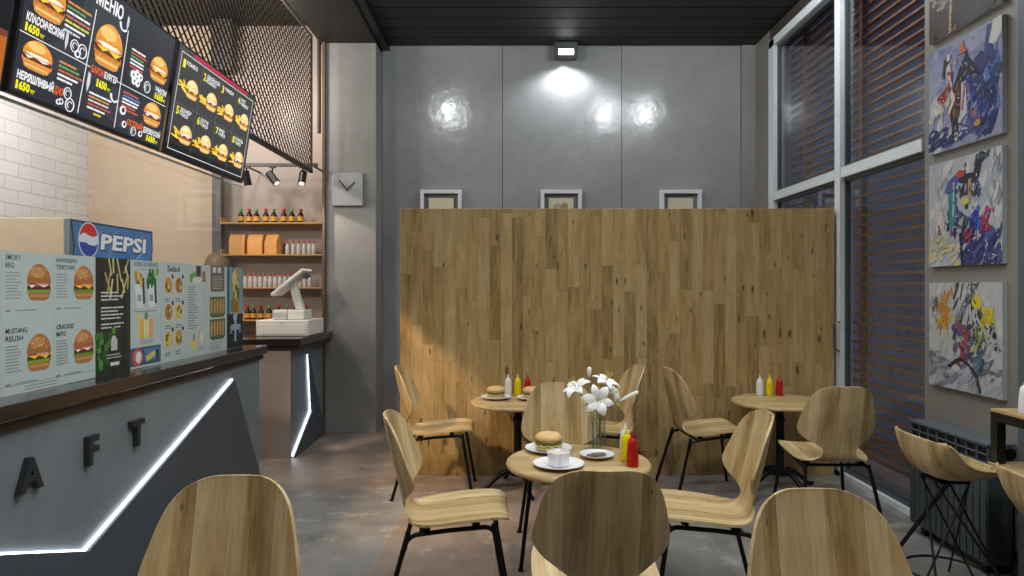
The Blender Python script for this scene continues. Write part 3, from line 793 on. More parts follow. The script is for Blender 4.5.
# ------------------------------------------------------------------ kitchen
def build_cooler():
    x1 = -2.77; y0, y1 = 4.22, 5.20; zt = 1.832
    t = thing('drinks_cooler', 'white drinks cooler with a blue lit soda sign, behind the counter', 'cooler', (x1 - .33, (y0 + y1) / 2, 0))
    ox, oy = t.location.x, t.location.y
    def L(b): b.v = [(x - ox, y - oy, z) for x, y, z in b.v]; return b
    b = MB(); b.box(x1 - .66, x1, y0, y1, .06, zt + .004); L(b).build('body', pm((226, 206, 180), .5), t, bevel=.008)
    b = MB(); b.box(x1 - .62, x1 - .04, y0 + .04, y1 - .04, 0, .06); L(b).build('plinth', M['dark'], t)
    b = MB(); b.box(x1 + .001, x1 + .02, y0 + .02, y1 - .02, .12, 1.48); d = L(b).build('door', pm((60, 70, 78), .15), t, bevel=.004)
    b = MB(); b.box(x1 + .021, x1 + .045, y0 + .05, y0 + .075, .7, 1.2); L(b).build('handle', M['alu'], d)
    b = MB(); b.box(x1 + .001, x1 + .033, y0 + .005, y1 - .005, 1.50, zt); hd = L(b).build('sign_box', pm((120, 150, 166), .4), t, bevel=.004)
    f = Flat((x1 + .0335 - ox, y0 + .01 - oy, 1.505), (0, 1, 0), (0, 0, 1), .0001, rough=.35, emit=.5)
    W, H = .965, .322
    f.poly([(0, H), (W, H), (W + .005, H * .6), (W - .02, 0), (0, 0), (.03, H * .5)], (30, 46, 76))
    f.poly([(.015, H - .01), (W - .02, H - .012), (W - .01, H * .58), (W - .035, .01), (.015, .01), (.045, H * .5)], (66, 120, 178))
    rnd = random.Random(2)
    for i in range(26):
        x, y = rnd.uniform(.08, W - .16), rnd.uniform(.03, H - .05); f.line(x, y, x + .1, min(H - .02, y + rnd.uniform(.0, .06)), rnd.uniform(.006, .022), [(92, 150, 200), (120, 176, 214), (46, 92, 150), (80, 134, 188)][i % 4])
    cx, cy = .18, .205
    f.ell(cx, cy, .108, .116, (206, 214, 224)); f.ell(cx, cy, .098, .106, (40, 70, 160), 190, 360 - 10, 24); f.ell(cx, cy, .098, .106, (214, 44, 44), 14, 172, 24)
    f.poly([(cx - .097, cy - .02), (cx - .05, cy - .005), (cx, cy - .03), (cx + .06, cy - .035), (cx + .097, cy - .02), (cx + .097, cy + .04), (cx + .05, cy + .022), (cx, cy + .03), (cx - .05, cy + .045), (cx - .097, cy + .022)], (224, 228, 234))
    f.text('PEPSI', .30, .152, .108, (34, 52, 96), w=.57, bold=.07, slant=.12); f.text('PEPSI', .305, .157, .1, (236, 238, 240), w=.555, bold=.035, slant=.12)
    f.build('sign_face', hd)
build_cooler()

def build_hood():
    t = thing('extractor_hood', 'grey extraction duct with a flared brown hood hanging in the kitchen', 'extractor hood', (-2.91, 6.765, 1.585))
    b = MB(); b.box(-.045, .045, -.045, .045, .14, 1.95); b.box(-.045, .16, -.07, .07, 1.951, 2.46); b.build('duct', pm((92, 88, 86), .5, .3), t, bevel=.004)
    b = MB(); b.lathe([(.128, 0), (.13, .03), (.122, .08), (.1, .125), (.07, .155), (.05, .165)], seg=28); b.build('hood', pm((122, 98, 72), .45), t)
build_hood()
def build_pipe():
    b = MB(); b.tube([(-1.87, 6.62, 4.045), (-1.87, 6.62, 2.9)], .018, 10)
    o = b.build('ceiling_pipe', pm((58, 46, 40), .5)); tag(base_at(o, (-1.87, 6.62, 4.04)), 'thin dark vertical pipe beside the column top', 'pipe')
build_pipe()

SHZ = [2.045, 1.732, 1.408, 1.088]
def build_shelves():
    names = ['top wooden wall shelf holding only sauce bottles', 'second wooden wall shelf, holding kraft bags', 'third wooden wall shelf, holding a full row of clear bottles', 'lowest wooden wall shelf, just behind the white till']
    t0 = None
    for z, nm in zip(SHZ, names):
        if t0 is None:
            t0 = thing('wall_shelf', nm, 'shelf', (-2.40, 6.80, z), 0, 'wooden shelves in the alcove')
            b = MB(); b.box(-.455, .575, -.10, .098, -.014, 0); b.build('board', M['shelfwood'], t0, bevel=.002)
            b = MB(); b.box(-.465, -.456, -.10, .098, -.02, .05); b.build('end_stop', M['shelfwood'], t0); b = MB(); b.box(.56, .575, -.1, -.07, .001, .03); b.build('end_stop', M['metal'], t0)
        else: dup(t0, (-2.40, 6.80, z), 0, nm)
build_shelves()
YSB = 6.77
def bx(px, y=YSB): return (px - 512) / 682.67 * y

def sauce(cap, label):
    t = thing('sauce_bottle', label, 'bottle', (0, 0, 0), 0)
    b = MB(); b.lathe([(.026, 0), (.029, .006), (.029, .07), (.024, .088), (.012, .104), (.011, .118)], seg=16); b.build('body', pm((46, 16, 12), .2), t)
    b = MB(); b.lathe([(.0296, .018), (.0296, .062)], seg=16); b.build('label', pm((216, 160, 40), .5), t)
    b = MB(); b.lathe([(.016, .112), (.016, .136), (.006, .142)], seg=12); b.build('cap', pm((96, 160, 50) if cap == 'g' else (178, 34, 30), .4), t)
    return t
def place_row(protos, spots, z, group, labels):
    used = set()
    for (px, kind), lb in zip(spots, labels):
        loc = (bx(px), YSB, z + .0005)
        p = protos[kind]
        if kind not in used and not p.get('placed'):
            p.location = loc; p['label'] = lb; p['group'] = group; p['placed'] = 1; used.add(kind)
        else:
            d = dup(p, loc, 0, lb, group); 
def ordw(i): return ['first', 'second', 'third', 'fourth', 'fifth', 'sixth', 'seventh', 'eighth', 'ninth', 'tenth', 'eleventh', 'twelfth', 'thirteenth', 'fourteenth'][i]
PS = {'g': sauce('g', ''), 'r': sauce('r', '')}
top = list(zip([241, 249.4, 256.6, 266, 274, 284, 292, 300.8], 'grgrgrgr'))
place_row(PS, top, SHZ[0], 'sauce bottles on the top shelf', ['%s-capped dark sauce bottle, %s from the screen on the top shelf' % ({'g': 'green', 'r': 'red'}[k], ordw(i)) for i, (p, k) in enumerate(top)])
low = list(zip([247.5, 253.5, 261, 269, 279, 287, 295, 306], 'rgrgrgrr'))
place_row(PS, low, SHZ[3], 'sauce bottles on the lowest shelf', ['%s-capped dark sauce bottle, %s from the glass guard on the lowest shelf' % ({'g': 'green', 'r': 'red'}[k], ordw(i)) for i, (p, k) in enumerate(low)])
def clear_bottle():
    t = thing('clear_bottle', '', 'bottle')
    b = MB(); b.lathe([(.018, 0), (.0205, .005), (.0205, .075), (.016, .09), (.009, .102), (.009, .112)], seg=14); b.build('body', pm((196, 194, 190), .2), t)
    b = MB(); b.lathe([(.011, .11), (.0115, .132), (.006, .136)], seg=12); b.build('cap', pm((186, 70, 52), .4), t)
    return t
PC = {'c': clear_bottle()}
s2 = [(x, 'c') for x in (287.5, 293.2, 298.8, 304.2, 309.4, 313.8)]
place_row(PC, s2, SHZ[1], 'clear bottles beside the kraft bags', ['clear red-capped bottle, %s from the kraft bags' % ordw(i) for i in range(6)])
s3 = [(245.5 + 4.95 * i, 'c') for i in range(14)]
place_row(PC, s3, SHZ[2], 'clear bottles on the third shelf', ['clear red-capped bottle, %s from the glass guard on the third shelf' % ordw(i) for i in range(14)])
for p in list(PS.values()) + list(PC.values()):
    for o in list(SC.objects):
        if 'placed' in o.keys(): del o['placed']
def build_bags():
    t0 = None
    for px, rz, lb in ((238, .08, 'kraft paper bag nearest the screen on the second shelf'), (256.3, 0, 'middle kraft paper bag on the second shelf'), (273.3, -.35, 'kraft paper bag nearest the clear bottles, turned a little')):
        loc = (bx(px, 6.79), 6.79, SHZ[1] + .0005)
        if t0 is None:
            t0 = thing('paper_bag', lb, 'bag', loc, rz, 'kraft bags on the second shelf')
            b = MB(); w, d, h = .074, .045, .205
            vs = [(-w, -d, 0), (w, -d, 0), (w, d, 0), (-w, d, 0), (-w * 1.01, -d * 1.02, h * .62), (w * 1.01, -d * 1.02, h * .62), (w * 1.01, d * 1.02, h * .62), (-w * 1.01, d * 1.02, h * .62),
                  (-w * .99, -.008, h * .97), (w * .99, -.008, h * .97), (w * .99, .008, h * .97), (-w * .99, .008, h * .97)]
            fs = [(0, 3, 2, 1)]
            for k in (0, 4): fs += [(k, k + 1, k + 5, k + 4), (k + 1, k + 2, k + 6, k + 5), (k + 2, k + 3, k + 7, k + 6), (k + 3, k, k + 4, k + 7)]
            fs += [(8, 9, 10, 11)]; b.add(vs, fs); b.build('paper', pm((224, 162, 90), .7), t0, bevel=.003)
            b = MB(); b.box(-w * .98, w * .98, -.0125, -.0086, h * .86, h * .985); b.build('folded_top', pm((198, 132, 62), .7), t0)
        else: dup(t0, loc, rz, lb)
build_bags()

def build_till():
    t = thing('cash_drawer', 'white cash drawer box on the short counter', 'cash drawer', (-1.975, 6.10, .9855))
    b = MB(); b.box(-.225, .225, -.24, .24, 0, .137); b.build('case', pm((232, 226, 214), .4), t, bevel=.008)
    b = MB(); b.box(-.205, .205, -.2445, -.2405, .02, .105); b.build('drawer_front', pm((238, 232, 220), .4), t, bevel=.002)
    b = MB(); b.lathe([(.012, 0), (.012, .004)], seg=12); b.v = [(x, -.245 - z, y + .118) for x, y, z in b.v]; b.build('lock', M['alu'], t)
    t = thing('till_terminal', 'white till terminal with tilted touch screen on the cash drawer', 'till', (-1.93, 6.08, 1.1235))
    b = MB(); b.box(-.16, -.03, -.13, .05, 0, .085); b.build('printer', pm((228, 224, 216), .4), t, bevel=.012, seg=3)
    b = MB(); b.box(-.155, -.035, -.1345, -.1305, .02, .06); b.build('paper_slot', pm((190, 188, 182), .5), t)
    b = MB(); b.box(-.028, .12, -.13, .10, 0, .085); b.build('base', pm((232, 228, 220), .4), t, bevel=.012, seg=3)
    b = MB(); b.prism([(.015, .085), (.09, .085), (.05, .2), (.012, .34), (-.05, .33), (-.02, .2)], (0, -.045, 0), (1, 0, 0), (0, 0, 1), (0, 1, 0), .07); b.build('arm', pm((226, 222, 214), .4), t, bevel=.01)
    d = Vector((.78, 0, .63)).normalized(); n = Vector((-.63, 0, .78)).normalized()
    b = MB(); b.prism([(0, -.12), (.36, -.12), (.36, .14), (0, .14)], (-.185, 0, .225), d, (0, 1, 0), -n, .032); s = b.build('display', pm((224, 222, 216), .4), t, bevel=.01, seg=3)
    b = MB(); b.prism([(.02, -.1), (.34, -.1), (.34, .12), (.02, .12)], Vector((-.185, 0, .225)) + n * .0006, d, (0, 1, 0), n, .002); b.build('touch_screen', pm((40, 48, 56), .15), s)
    b = MB(); b.prism([(.29, .0), (.345, .0), (.345, .11), (.29, .11)], Vector((-.185, 0, .225)) - n * .033, d, (0, 1, 0), -n, .03); b.build('customer_display', pm((110, 128, 146), .25), t, bevel=.006)
build_till()

def build_track():
    Y = 6.45; z = 1.4 + 122.5 * Y / 682.67
    b = MB(); b.box(-2.62, -1.835, Y - .016, Y + .016, z - .01, z + .02)
    b.box(-2.55, -2.53, Y, Y + .44, z - .002, z + .012); b.box(-1.90, -1.88, Y, Y + .44, z - .002, z + .012)
    o = b.build('lighting_track', pm((70, 66, 64), .45, .4), bevel=.002); tag(base_at(o, (-2.23, Y, z)), 'dark lighting track above the alcove shelves', 'lighting track')
    def spot(px, d, lb, g='track spotlights'):
        d = Vector(d).normalized(); x = (px - 512) / 682.67 * Y
        t = thing('track_spotlight', lb, 'spotlight', (x, Y, z - .0105), 0, g)
        b = MB(); b.tube([(0, 0, -.001), (0, 0, -.075)], .008); b.box(-.03, .03, -.013, .013, -.014, -.0005); b.build('stem', M['black'], t)
        c = Vector((0, 0, -.105)); b = MB(); b.tube([c - d * .065, c + d * .075], .036, 18); b.build('lamp_body', M['black'], t)
        b = MB(); b.tube([c + d * .0755, c + d * .077], .027, 18); b.build('lens', pm((255, 244, 226), .4, 0, 1.0), t)
        b = MB(); b.tube([c + d * .074, c + d * .084], .034, 18, cap=False); 
        return Vector((x, Y, z - .0105)) + c + d * .10
    p1 = spot(272.5, (.62, -.25, -.72), 'black track spotlight tilted towards the column')
    p2 = spot(302.5, (.06, -.55, -.8), 'black track spotlight pointing at the camera, beside the mesh corner')
    p3 = spot(246.5, (.15, .2, -1), 'black track spotlight half hidden behind the menu screen')
    return p1, p2, p3
TP = build_track()

def build_clock():
    t = thing('wall_clock', 'square pale stone clock on the column', 'clock', (-1.583, 6.59, 2.35))
    b = MB(); b.box(-.147, .147, -.035, -.001, -.158, .158); b.build('face', plaster('clock_stone', (158, 160, 160), (178, 179, 178), .6, 5, .1), t, bevel=.003)
    b = MB(); b.prism([(-.004, -.012), (.006, -.006), (-.078, .092), (-.085, .086)], (0, -.0365, 0), (1, 0, 0), (0, 0, 1), (0, -1, 0), .002); b.build('minute_hand', M['black'], t)
    b = MB(); b.prism([(-.012, -.012), (-.003, -.018), (.077, .062), (.07, .07)], (0, -.039, 0), (1, 0, 0), (0, 0, 1), (0, -1, 0), .002); b.build('hour_hand', M['black'], t)
build_clock()

# ------------------------------------------------------------------ framed pictures on the back wall
def build_frames():
    data = [(-.713, 'white box frame on the back wall, nearest the column', None), (.494, 'white box frame on the back wall under the floodlight', 1), (1.696, 'white box frame on the back wall, nearest the window', None)]
    for x, lb, k in data:
        t = thing('picture_frame', lb, 'picture frame', (x, YB, 2.18), 0, 'white box frames on the back wall')
        b = MB(); a = .206
        for q in ((-a, -a + .036, -a, a), (a - .036, a, -a, a), (-a + .036, a - .036, a - .036, a), (-a + .036, a - .036, -a, -a + .036)): b.box(q[0], q[1], -.06, -.001, q[2], q[3])
        b.build('frame', pm((220, 222, 226), .4), t)
        b = MB(); b.box(-.168, .168, -.008, -.002, -.168, .168); b.build('backing', pm((120, 122, 124), .6), t)
        f = Flat((-.125, -.03, -.125), (1, 0, 0), (0, 0, 1), .0006); f.rect(0, .25, 0, .25, (214, 206, 180))
        if k:
            f.ell(.09, .15, .045, .05, (180, 166, 140)); f.ell(.16, .16, .035, .045, (160, 144, 120)); f.line(.04, .06, .21, .1, .05, (190, 178, 150))
        else: f.line(.05, .12, .2, .13, .03, (204, 194, 164))
        f.mb.box(-.125, .125, -.0295, -.0085, -.125, .125, f.mi((200, 194, 170)))
        f.build('picture', t)
build_frames()

def build_floodlight():
    t = thing('wall_spotlight', 'small floodlight glaring at the top of the back wall', 'light', (.535, YB, 3.77))
    b = MB(); b.box(-.115, .115, -.15, -.03, -.075, .07); b.build('housing', pm((70, 78, 74), .4), t, bevel=.008)
    b = MB(); b.box(-.03, .03, -.03, -.001, -.03, .03); b.build('bracket', M['metal'], t)
    b = MB(); b.box(-.075, .075, -.153, -.1505, -.062, -.005); b.build('lens', M['lamp'], t)
build_floodlight()

# ------------------------------------------------------------------ paintings
def canvas(z0, label, draw, y_far=3.966, size=.592, hgt=.585):
    t = thing('canvas_picture', label, 'painting', (XR, y_far - size / 2, z0), 0, 'square canvases on the plaster wall')
    b = MB(); b.box(-.026, -.001, -size / 2, size / 2, 0, hgt); b.build('stretcher', pm((176, 180, 182), .7), t)
    f = Flat((-.0263, size / 2, 0), (0, -1, 0), (0, 0, 1), .00003, rough=.6, gain=.84)
    f.U = f.U * size; f.V = f.V * hgt; f.N = Vector((-1, 0, 0))
    draw(f)
    r = random.Random(77)
    src = [(sum(f.mb.v[k][1] for k in q) / len(q), sum(f.mb.v[k][2] for k in q) / len(q), m) for q, m in zip(f.mb.f, f.mb.m)]
    for k in range(150):
        a, c, m = r.choice(src[1:]); f.L += .1
        u, v = (size / 2 - a) / size, c / hgt
        f.dab(min(.98, max(.02, u + r.gauss(0, .045))), min(.98, max(.02, v + r.gauss(0, .045))), r.uniform(.02, .07), r.uniform(.008, .02), r.uniform(0, 3), f.mats[m], r, False)
    f.build('painted_canvas', t)
def p_dark(f):
    r = random.Random(11); f.rect(0, 1, 0, 1, (50, 40, 38))
    f.dabs(60, (0, 1, 0, .5), [(46, 38, 36), (58, 46, 40), (70, 52, 40), (40, 34, 38)], .2, .06, .5, r)
    f.dabs(40, (0, .35, .25, .9), [(120, 104, 104), (150, 130, 120), (90, 78, 86), (60, 54, 74)], .16, .06, .3, r)
    f.dabs(30, (.45, .95, .2, .8), [(84, 60, 44), (110, 80, 56), (60, 46, 42)], .14, .05, 1.2, r)
    f.poly([(.31, 1), (.36, 1), (.35, .35), (.34, .12), (.31, .02), (.32, .35)], (196, 172, 120)); f.dabs(10, (.5, .65, .25, .6), [(206, 196, 160), (222, 214, 190)], .08, .04, .9, r); f.dabs(4, (.27, .33, .0, .06), [(190, 160, 100)], .06, .02, .6, r)
    f.dabs(30, (.1, .9, .55, 1), [(140, 120, 110), (90, 70, 60), (170, 150, 140)], .15, .06, .8, r)
def p_rider(f):
    r = random.Random(12); f.rect(0, 1, 0, 1, (152, 158, 186))
    f.dabs(70, (0, 1, .35, 1), [(150, 156, 190), (140, 148, 182), (164, 168, 194), (132, 140, 178)], .22, .1, .4, r)
    f.dabs(46, (0, .6, 0, .5), [(196, 200, 206), (176, 182, 198), (210, 212, 212), (150, 158, 186)], .14, .06, .9, r)
    f.dabs(60, (.55, .95, .15, .75), [(40, 70, 160), (30, 52, 130), (62, 104, 186), (46, 60, 120), (90, 130, 196)], .16, .06, 1.3, r)
    f.dabs(24, (.7, 1, .0, .75), [(44, 52, 104), (54, 62, 120), (38, 44, 92)], .16, .09, 1.2, r)
    f.poly([(.78, .72), (.82, .98), (.87, .98), (.9, .7)], (50, 66, 140)); f.poly([(.84, .82), (.9, 1), (1, 1), (1, .86), (.92, .78)], (216, 218, 214))
    f.dabs(20, (0, .3, .05, .2), [(52, 58, 116), (70, 76, 132), (44, 48, 96)], .16, .04, .2, r); f.dabs(16, (.28, .8, .06, .16), [(54, 60, 118), (80, 86, 140)], .16, .03, .25, r)
    f.dabs(16, (.05, .3, .3, .5), [(214, 204, 188), (222, 222, 222)], .1, .06, .7, r)
    # dark horse: neck, head, chest and forelegs
    f.poly([(.33, .30), (.36, .55), (.46, .72), (.52, .80), (.56, .86), (.57, .80), (.64, .72), (.68, .62), (.63, .60), (.57, .63), (.52, .58), (.50, .46), (.47, .34), (.42, .22), (.36, .18)], (34, 32, 40))
    f.poly([(.35, .24), (.39, .3), (.38, .06), (.35, .04)], (60, 52, 62)); f.line(.42, .3, .44, .08, .025, (48, 42, 52)); f.dabs(14, (.36, .5, .3, .6), [(96, 58, 40), (150, 90, 50), (60, 44, 44)], .09, .03, 1.4, r)
    f.line(.6, .7, .66, .64, .02, (120, 78, 50))
    # rider with dark hair and a red dress
    f.poly([(.2, .70), (.24, .86), (.28, .90), (.31, .84), (.26, .76), (.24, .68)], (50, 66, 50)); f.ell(.305, .87, .028, .035, (222, 206, 200)); f.poly([(.27, .78), (.32, .82), (.36, .68), (.34, .58), (.29, .60)], (218, 204, 200))
    f.poly([(.29, .74), (.36, .72), (.35, .58), (.3, .55)], (150, 40, 46)); f.poly([(.13, .52), (.28, .60), (.33, .56), (.26, .46), (.17, .46)], (158, 42, 44)); f.line(.34, .54, .38, .44, .05, (224, 214, 212)); f.line(.38, .45, .31, .34, .035, (224, 214, 212)); f.line(.31, .7, .35, .58, .03, (222, 208, 204))
    # white robed figure with an orange hood
    f.poly([(.46, .84), (.5, .97), (.56, .85)], (206, 110, 70)); f.poly([(.49, .58), (.55, .58), (.57, .28), (.47, .22)], (206, 206, 212)); f.line(.54, .56, .5, .32, .025, (190, 70, 80)); f.ell(.4, .8, .022, .025, (214, 190, 150))
    f.ell(.7, .16, .045, .03, (206, 150, 70)); f.dabs(8, (.58, .8, .2, .4), [(150, 110, 120), (190, 110, 90), (110, 90, 140)], .08, .03, 1, r)
def p_hats(f):
    r = random.Random(13); f.rect(0, 1, 0, 1, (182, 188, 194))
    f.dabs(90, (0, 1, 0, 1), [(190, 194, 196), (172, 180, 190), (200, 202, 200), (160, 168, 184), (208, 210, 208)], .2, .07, 1.1, r)
    f.dabs(50, (.48, 1, 0, .3), [(52, 58, 118), (64, 70, 130), (44, 48, 100), (84, 90, 146)], .16, .07, .8, r)
    f.dabs(30, (0, .45, 0, .35), [(190, 186, 160), (200, 198, 180), (176, 180, 186), (210, 200, 150)], .12, .05, .7, r)
    f.dabs(40, (.3, .75, .25, .85), [(50, 52, 72), (70, 74, 110), (40, 42, 56), (86, 96, 140)], .12, .04, 1.4, r)
    f.poly([(.24, .70), (.3, .80), (.42, .86), (.47, .80), (.42, .74), (.3, .68)], (84, 92, 160)); f.ell(.58, .79, .14, .045, (40, 42, 60)); f.ell(.47, .845, .06, .035, (196, 70, 50))
    f.poly([(.64, .80), (.68, .98), (.76, 1), (.84, .96), (.76, .9), (.72, .8)], (44, 48, 66)); f.line(.72, .96, .84, .95, .03, (80, 90, 104))
    f.poly([(.3, .66), (.4, .74), (.42, .45), (.36, .33), (.31, .4)], (62, 128, 140)); f.line(.36, .5, .34, .36, .05, (64, 140, 128)); f.line(.38, .78, .37, .46, .02, (176, 206, 206))
    f.dabs(12, (.12, .22, .35, .72), [(206, 192, 190), (190, 170, 172), (214, 208, 204)], .14, .06, 1.5, r); f.ell(.17, .80, .035, .05, (190, 184, 176)); f.line(.15, .4, .2, .28, .02, (80, 74, 80))
    f.ell(.54, .585, .055, .03, (214, 204, 90)); f.rect(.47, .64, .64, .67, (60, 64, 60)); f.line(.6, .78, .6, .62, .04, (196, 150, 110))
    f.dabs(14, (.6, .74, .3, .5), [(52, 84, 190), (70, 110, 206), (40, 60, 150)], .12, .05, 1.3, r); f.dabs(16, (.74, .86, .26, .5), [(176, 44, 90), (200, 64, 100), (150, 50, 80)], .07, .03, 1.2, r); f.dabs(6, (.52, .62, .2, .32), [(170, 60, 56)], .07, .04, 1, r)
    f.dabs(10, (.12, .3, .12, .28), [(216, 206, 130), (206, 196, 150)], .07, .03, .5, r); f.dabs(14, (.86, .99, .55, .95), [(206, 208, 206), (150, 156, 176)], .14, .03, 1.5, r); f.line(.47, .3, .5, .0, .03, (40, 44, 74))
def p_abstract(f):
    r = random.Random(14); f.rect(0, 1, 0, 1, (190, 194, 192))
    f.dabs(80, (0, 1, 0, 1), [(196, 198, 196), (180, 186, 186), (206, 206, 202), (170, 176, 180)], .2, .07, 1.2, r)
    f.dabs(44, (0, 1, 0, .3), [(150, 156, 170), (170, 176, 186), (130, 136, 150), (186, 190, 196), (110, 114, 128)], .16, .06, .4, r)
    f.dabs(20, (.15, .36, .5, .95), [(206, 170, 70), (196, 140, 60), (214, 190, 110)], .14, .04, 1.4, r); f.dabs(8, (.2, .32, .62, .76), [(206, 136, 44)], .09, .06, .9, r)
    f.dabs(34, (.4, .72, .55, 1), [(56, 60, 74), (84, 90, 104), (120, 126, 136), (70, 70, 90), (200, 200, 200)], .2, .03, 1.2, r, .3); f.dabs(20, (.66, .86, .55, .98), [(60, 62, 70), (90, 94, 100), (206, 206, 206)], .2, .025, 2.1, r, .2)
    f.ell(.69, .82, .065, .06, (222, 208, 40)); f.dabs(10, (.78, .88, .6, .75), [(220, 206, 44), (206, 180, 40)], .1, .07, 1.0, r); f.dabs(12, (.68, .78, .4, .58), [(160, 176, 70), (110, 140, 90), (190, 196, 80)], .09, .04, 1.1, r)
    f.dabs(26, (.36, .62, .3, .6), [(86, 80, 130), (120, 84, 120), (70, 66, 110), (140, 100, 140)], .1, .05, 1.1, r); f.dabs(16, (.42, .6, .25, .65), [(160, 70, 60), (176, 80, 70), (120, 50, 56)], .08, .035, 1.3, r); f.dabs(14, (.62, .8, .15, .5), [(90, 120, 150), (70, 100, 140), (60, 80, 110)], .12, .04, 1.2, r)
    for a in range(8): f.line(.3 + .05 * a, .2 + .045 * math.sin(a * .45) * 2, .36 + .05 * a, .2 + .045 * math.sin((a + 1) * .45) * 2, .03, (40, 40, 48))
    f.line(.66, .22, .74, .02, .03, (50, 52, 62)); f.ell(.42, .2, .05, .03, (206, 208, 210)); f.dabs(6, (.86, .93, .4, .62), [(44, 44, 50)], .07, .025, 1.2, r); f.rect(.02, .28, .18, .28, (120, 118, 132)); f.dabs(14, (0, .3, .1, .28), [(130, 128, 140), (160, 160, 170)], .12, .05, .3, r); f.dabs(8, (.06, .14, .55, .85), [(120, 116, 120), (90, 86, 96)], .12, .015, 1.6, r, .2)
canvas(2.812, 'dark brown canvas at the top of the painting column', p_dark)
canvas(2.168, 'canvas of a red-dressed rider on a dark horse', p_rider)
canvas(1.522, 'canvas of figures in blue and dark hats', p_hats)
canvas(.845, 'pale abstract canvas with yellow patches, above the radiator', p_abstract)

# ------------------------------------------------------------------ radiator
def build_radiator():
    t = thing('radiator', 'low dark grey radiator under the paintings', 'radiator', (2.36, 3.62, 0))
    b = MB(); b.box(-.06, .06, -.32, .32, .055, .545, 0)
    for i in range(13): b.box(-.066, -.0605, -.315 + .0493 * i, -.275 + .0493 * i, .065, .535, 0)
    b.build('casing', pm((66, 73, 76), .45), t, bevel=.002)
    b = MB(); b.box(-.05, .05, -.315, .315, .546, .63, 1)
    for i in range(9): b.box(-.06, -.0505, -.32 + .0792 * i, -.3135 + .0792 * i, .546, .63, 0)
    for z in (.546, .586, .624): b.box(-.06, -.0505, -.32, .32, z, z + .006, 0)
    b.build('grille', [pm((84, 95, 101), .4), M['black']], t)
    b = MB(); b.box(-.068, .075, -.325, .325, .632, .645); b.build('top_cover', pm((82, 92, 98), .4), t, bevel=.002)
    for y in (-.25, .25):
        b = MB(); b.box(-.03, .03, y - .02, y + .02, 0, .054); b.build('foot', M['metal'], t)
    b = MB(); b.tube([(.0, -.321, .61), (0, -.335, .61)], .012); b.tube([(0, -.335, .61), (0, -.385, .61)], .03, 16); b.build('valve_knob', M['metal'], t)
    b = MB(); b.box(2.43, XR, 3.22, 4.05, 0, .075); struct(b.build('baseboard_right', pm((62, 48, 40), .6)))
build_radiator()

# ------------------------------------------------------------------ seating
def cat(P, t):
    n = len(P) - 1; x = min(max(t, 0), 1) * n; i = min(int(x), n - 1); f = x - i
    p0, p1, p2, p3 = P[max(i - 1, 0)], P[i], P[i + 1], P[min(i + 2, n)]
    return tuple(.5 * (2 * b + (c - a) * f + (2 * a - 5 * b + 4 * c - d) * f * f + (3 * b - a - 3 * c + d) * f ** 3) for a, b, c, d in zip(p0, p1, p2, p3))
PROF = [(.225, .446, .13), (.219, .459, .172), (.19, .467, .197), (.13, .465, .21), (.05, .457, .214), (-.03, .447, .212), (-.09, .441, .20), (-.135, .443, .172), (-.165, .457, .13), (-.184, .483, .096),
        (-.195, .515, .09), (-.203, .545, .128), (-.212, .58, .186), (-.222, .62, .213), (-.233, .66, .211), (-.245, .705, .200), (-.256, .755, .186), (-.267, .80, .167), (-.274, .833, .139), (-.278, .853, .102), (-.279, .861, .066)]
PROF = [(y * 1.13 if y > 0 else y, z - .024 * min(1, max(0, (.861 - z) / .40)), h) for y, z, h in PROF]
def arc_len(t):
    s = 0; a = cat(PROF, 0); n = max(1, int(t * 60))
    for i in range(1, n + 1):
        b = cat(PROF, t * i / n); s += math.hypot(b[0] - a[0], b[1] - a[1]); a = b
    return s
def shell_fn(t0, t1):
    def fn(i, j):
        u = i * 2 - 1; t = t0 + (t1 - t0) * j; y, z, hw = cat(PROF, t)
        k = min(1, max(0, (t - .38) / .2)); k = k * k * (3 - 2 * k)
        q = abs(u) ** 2.2 * (hw / .21) ** 2
        return (u * hw, y + q * .085 * k, z + q * .014 * (1 - k))
    return fn
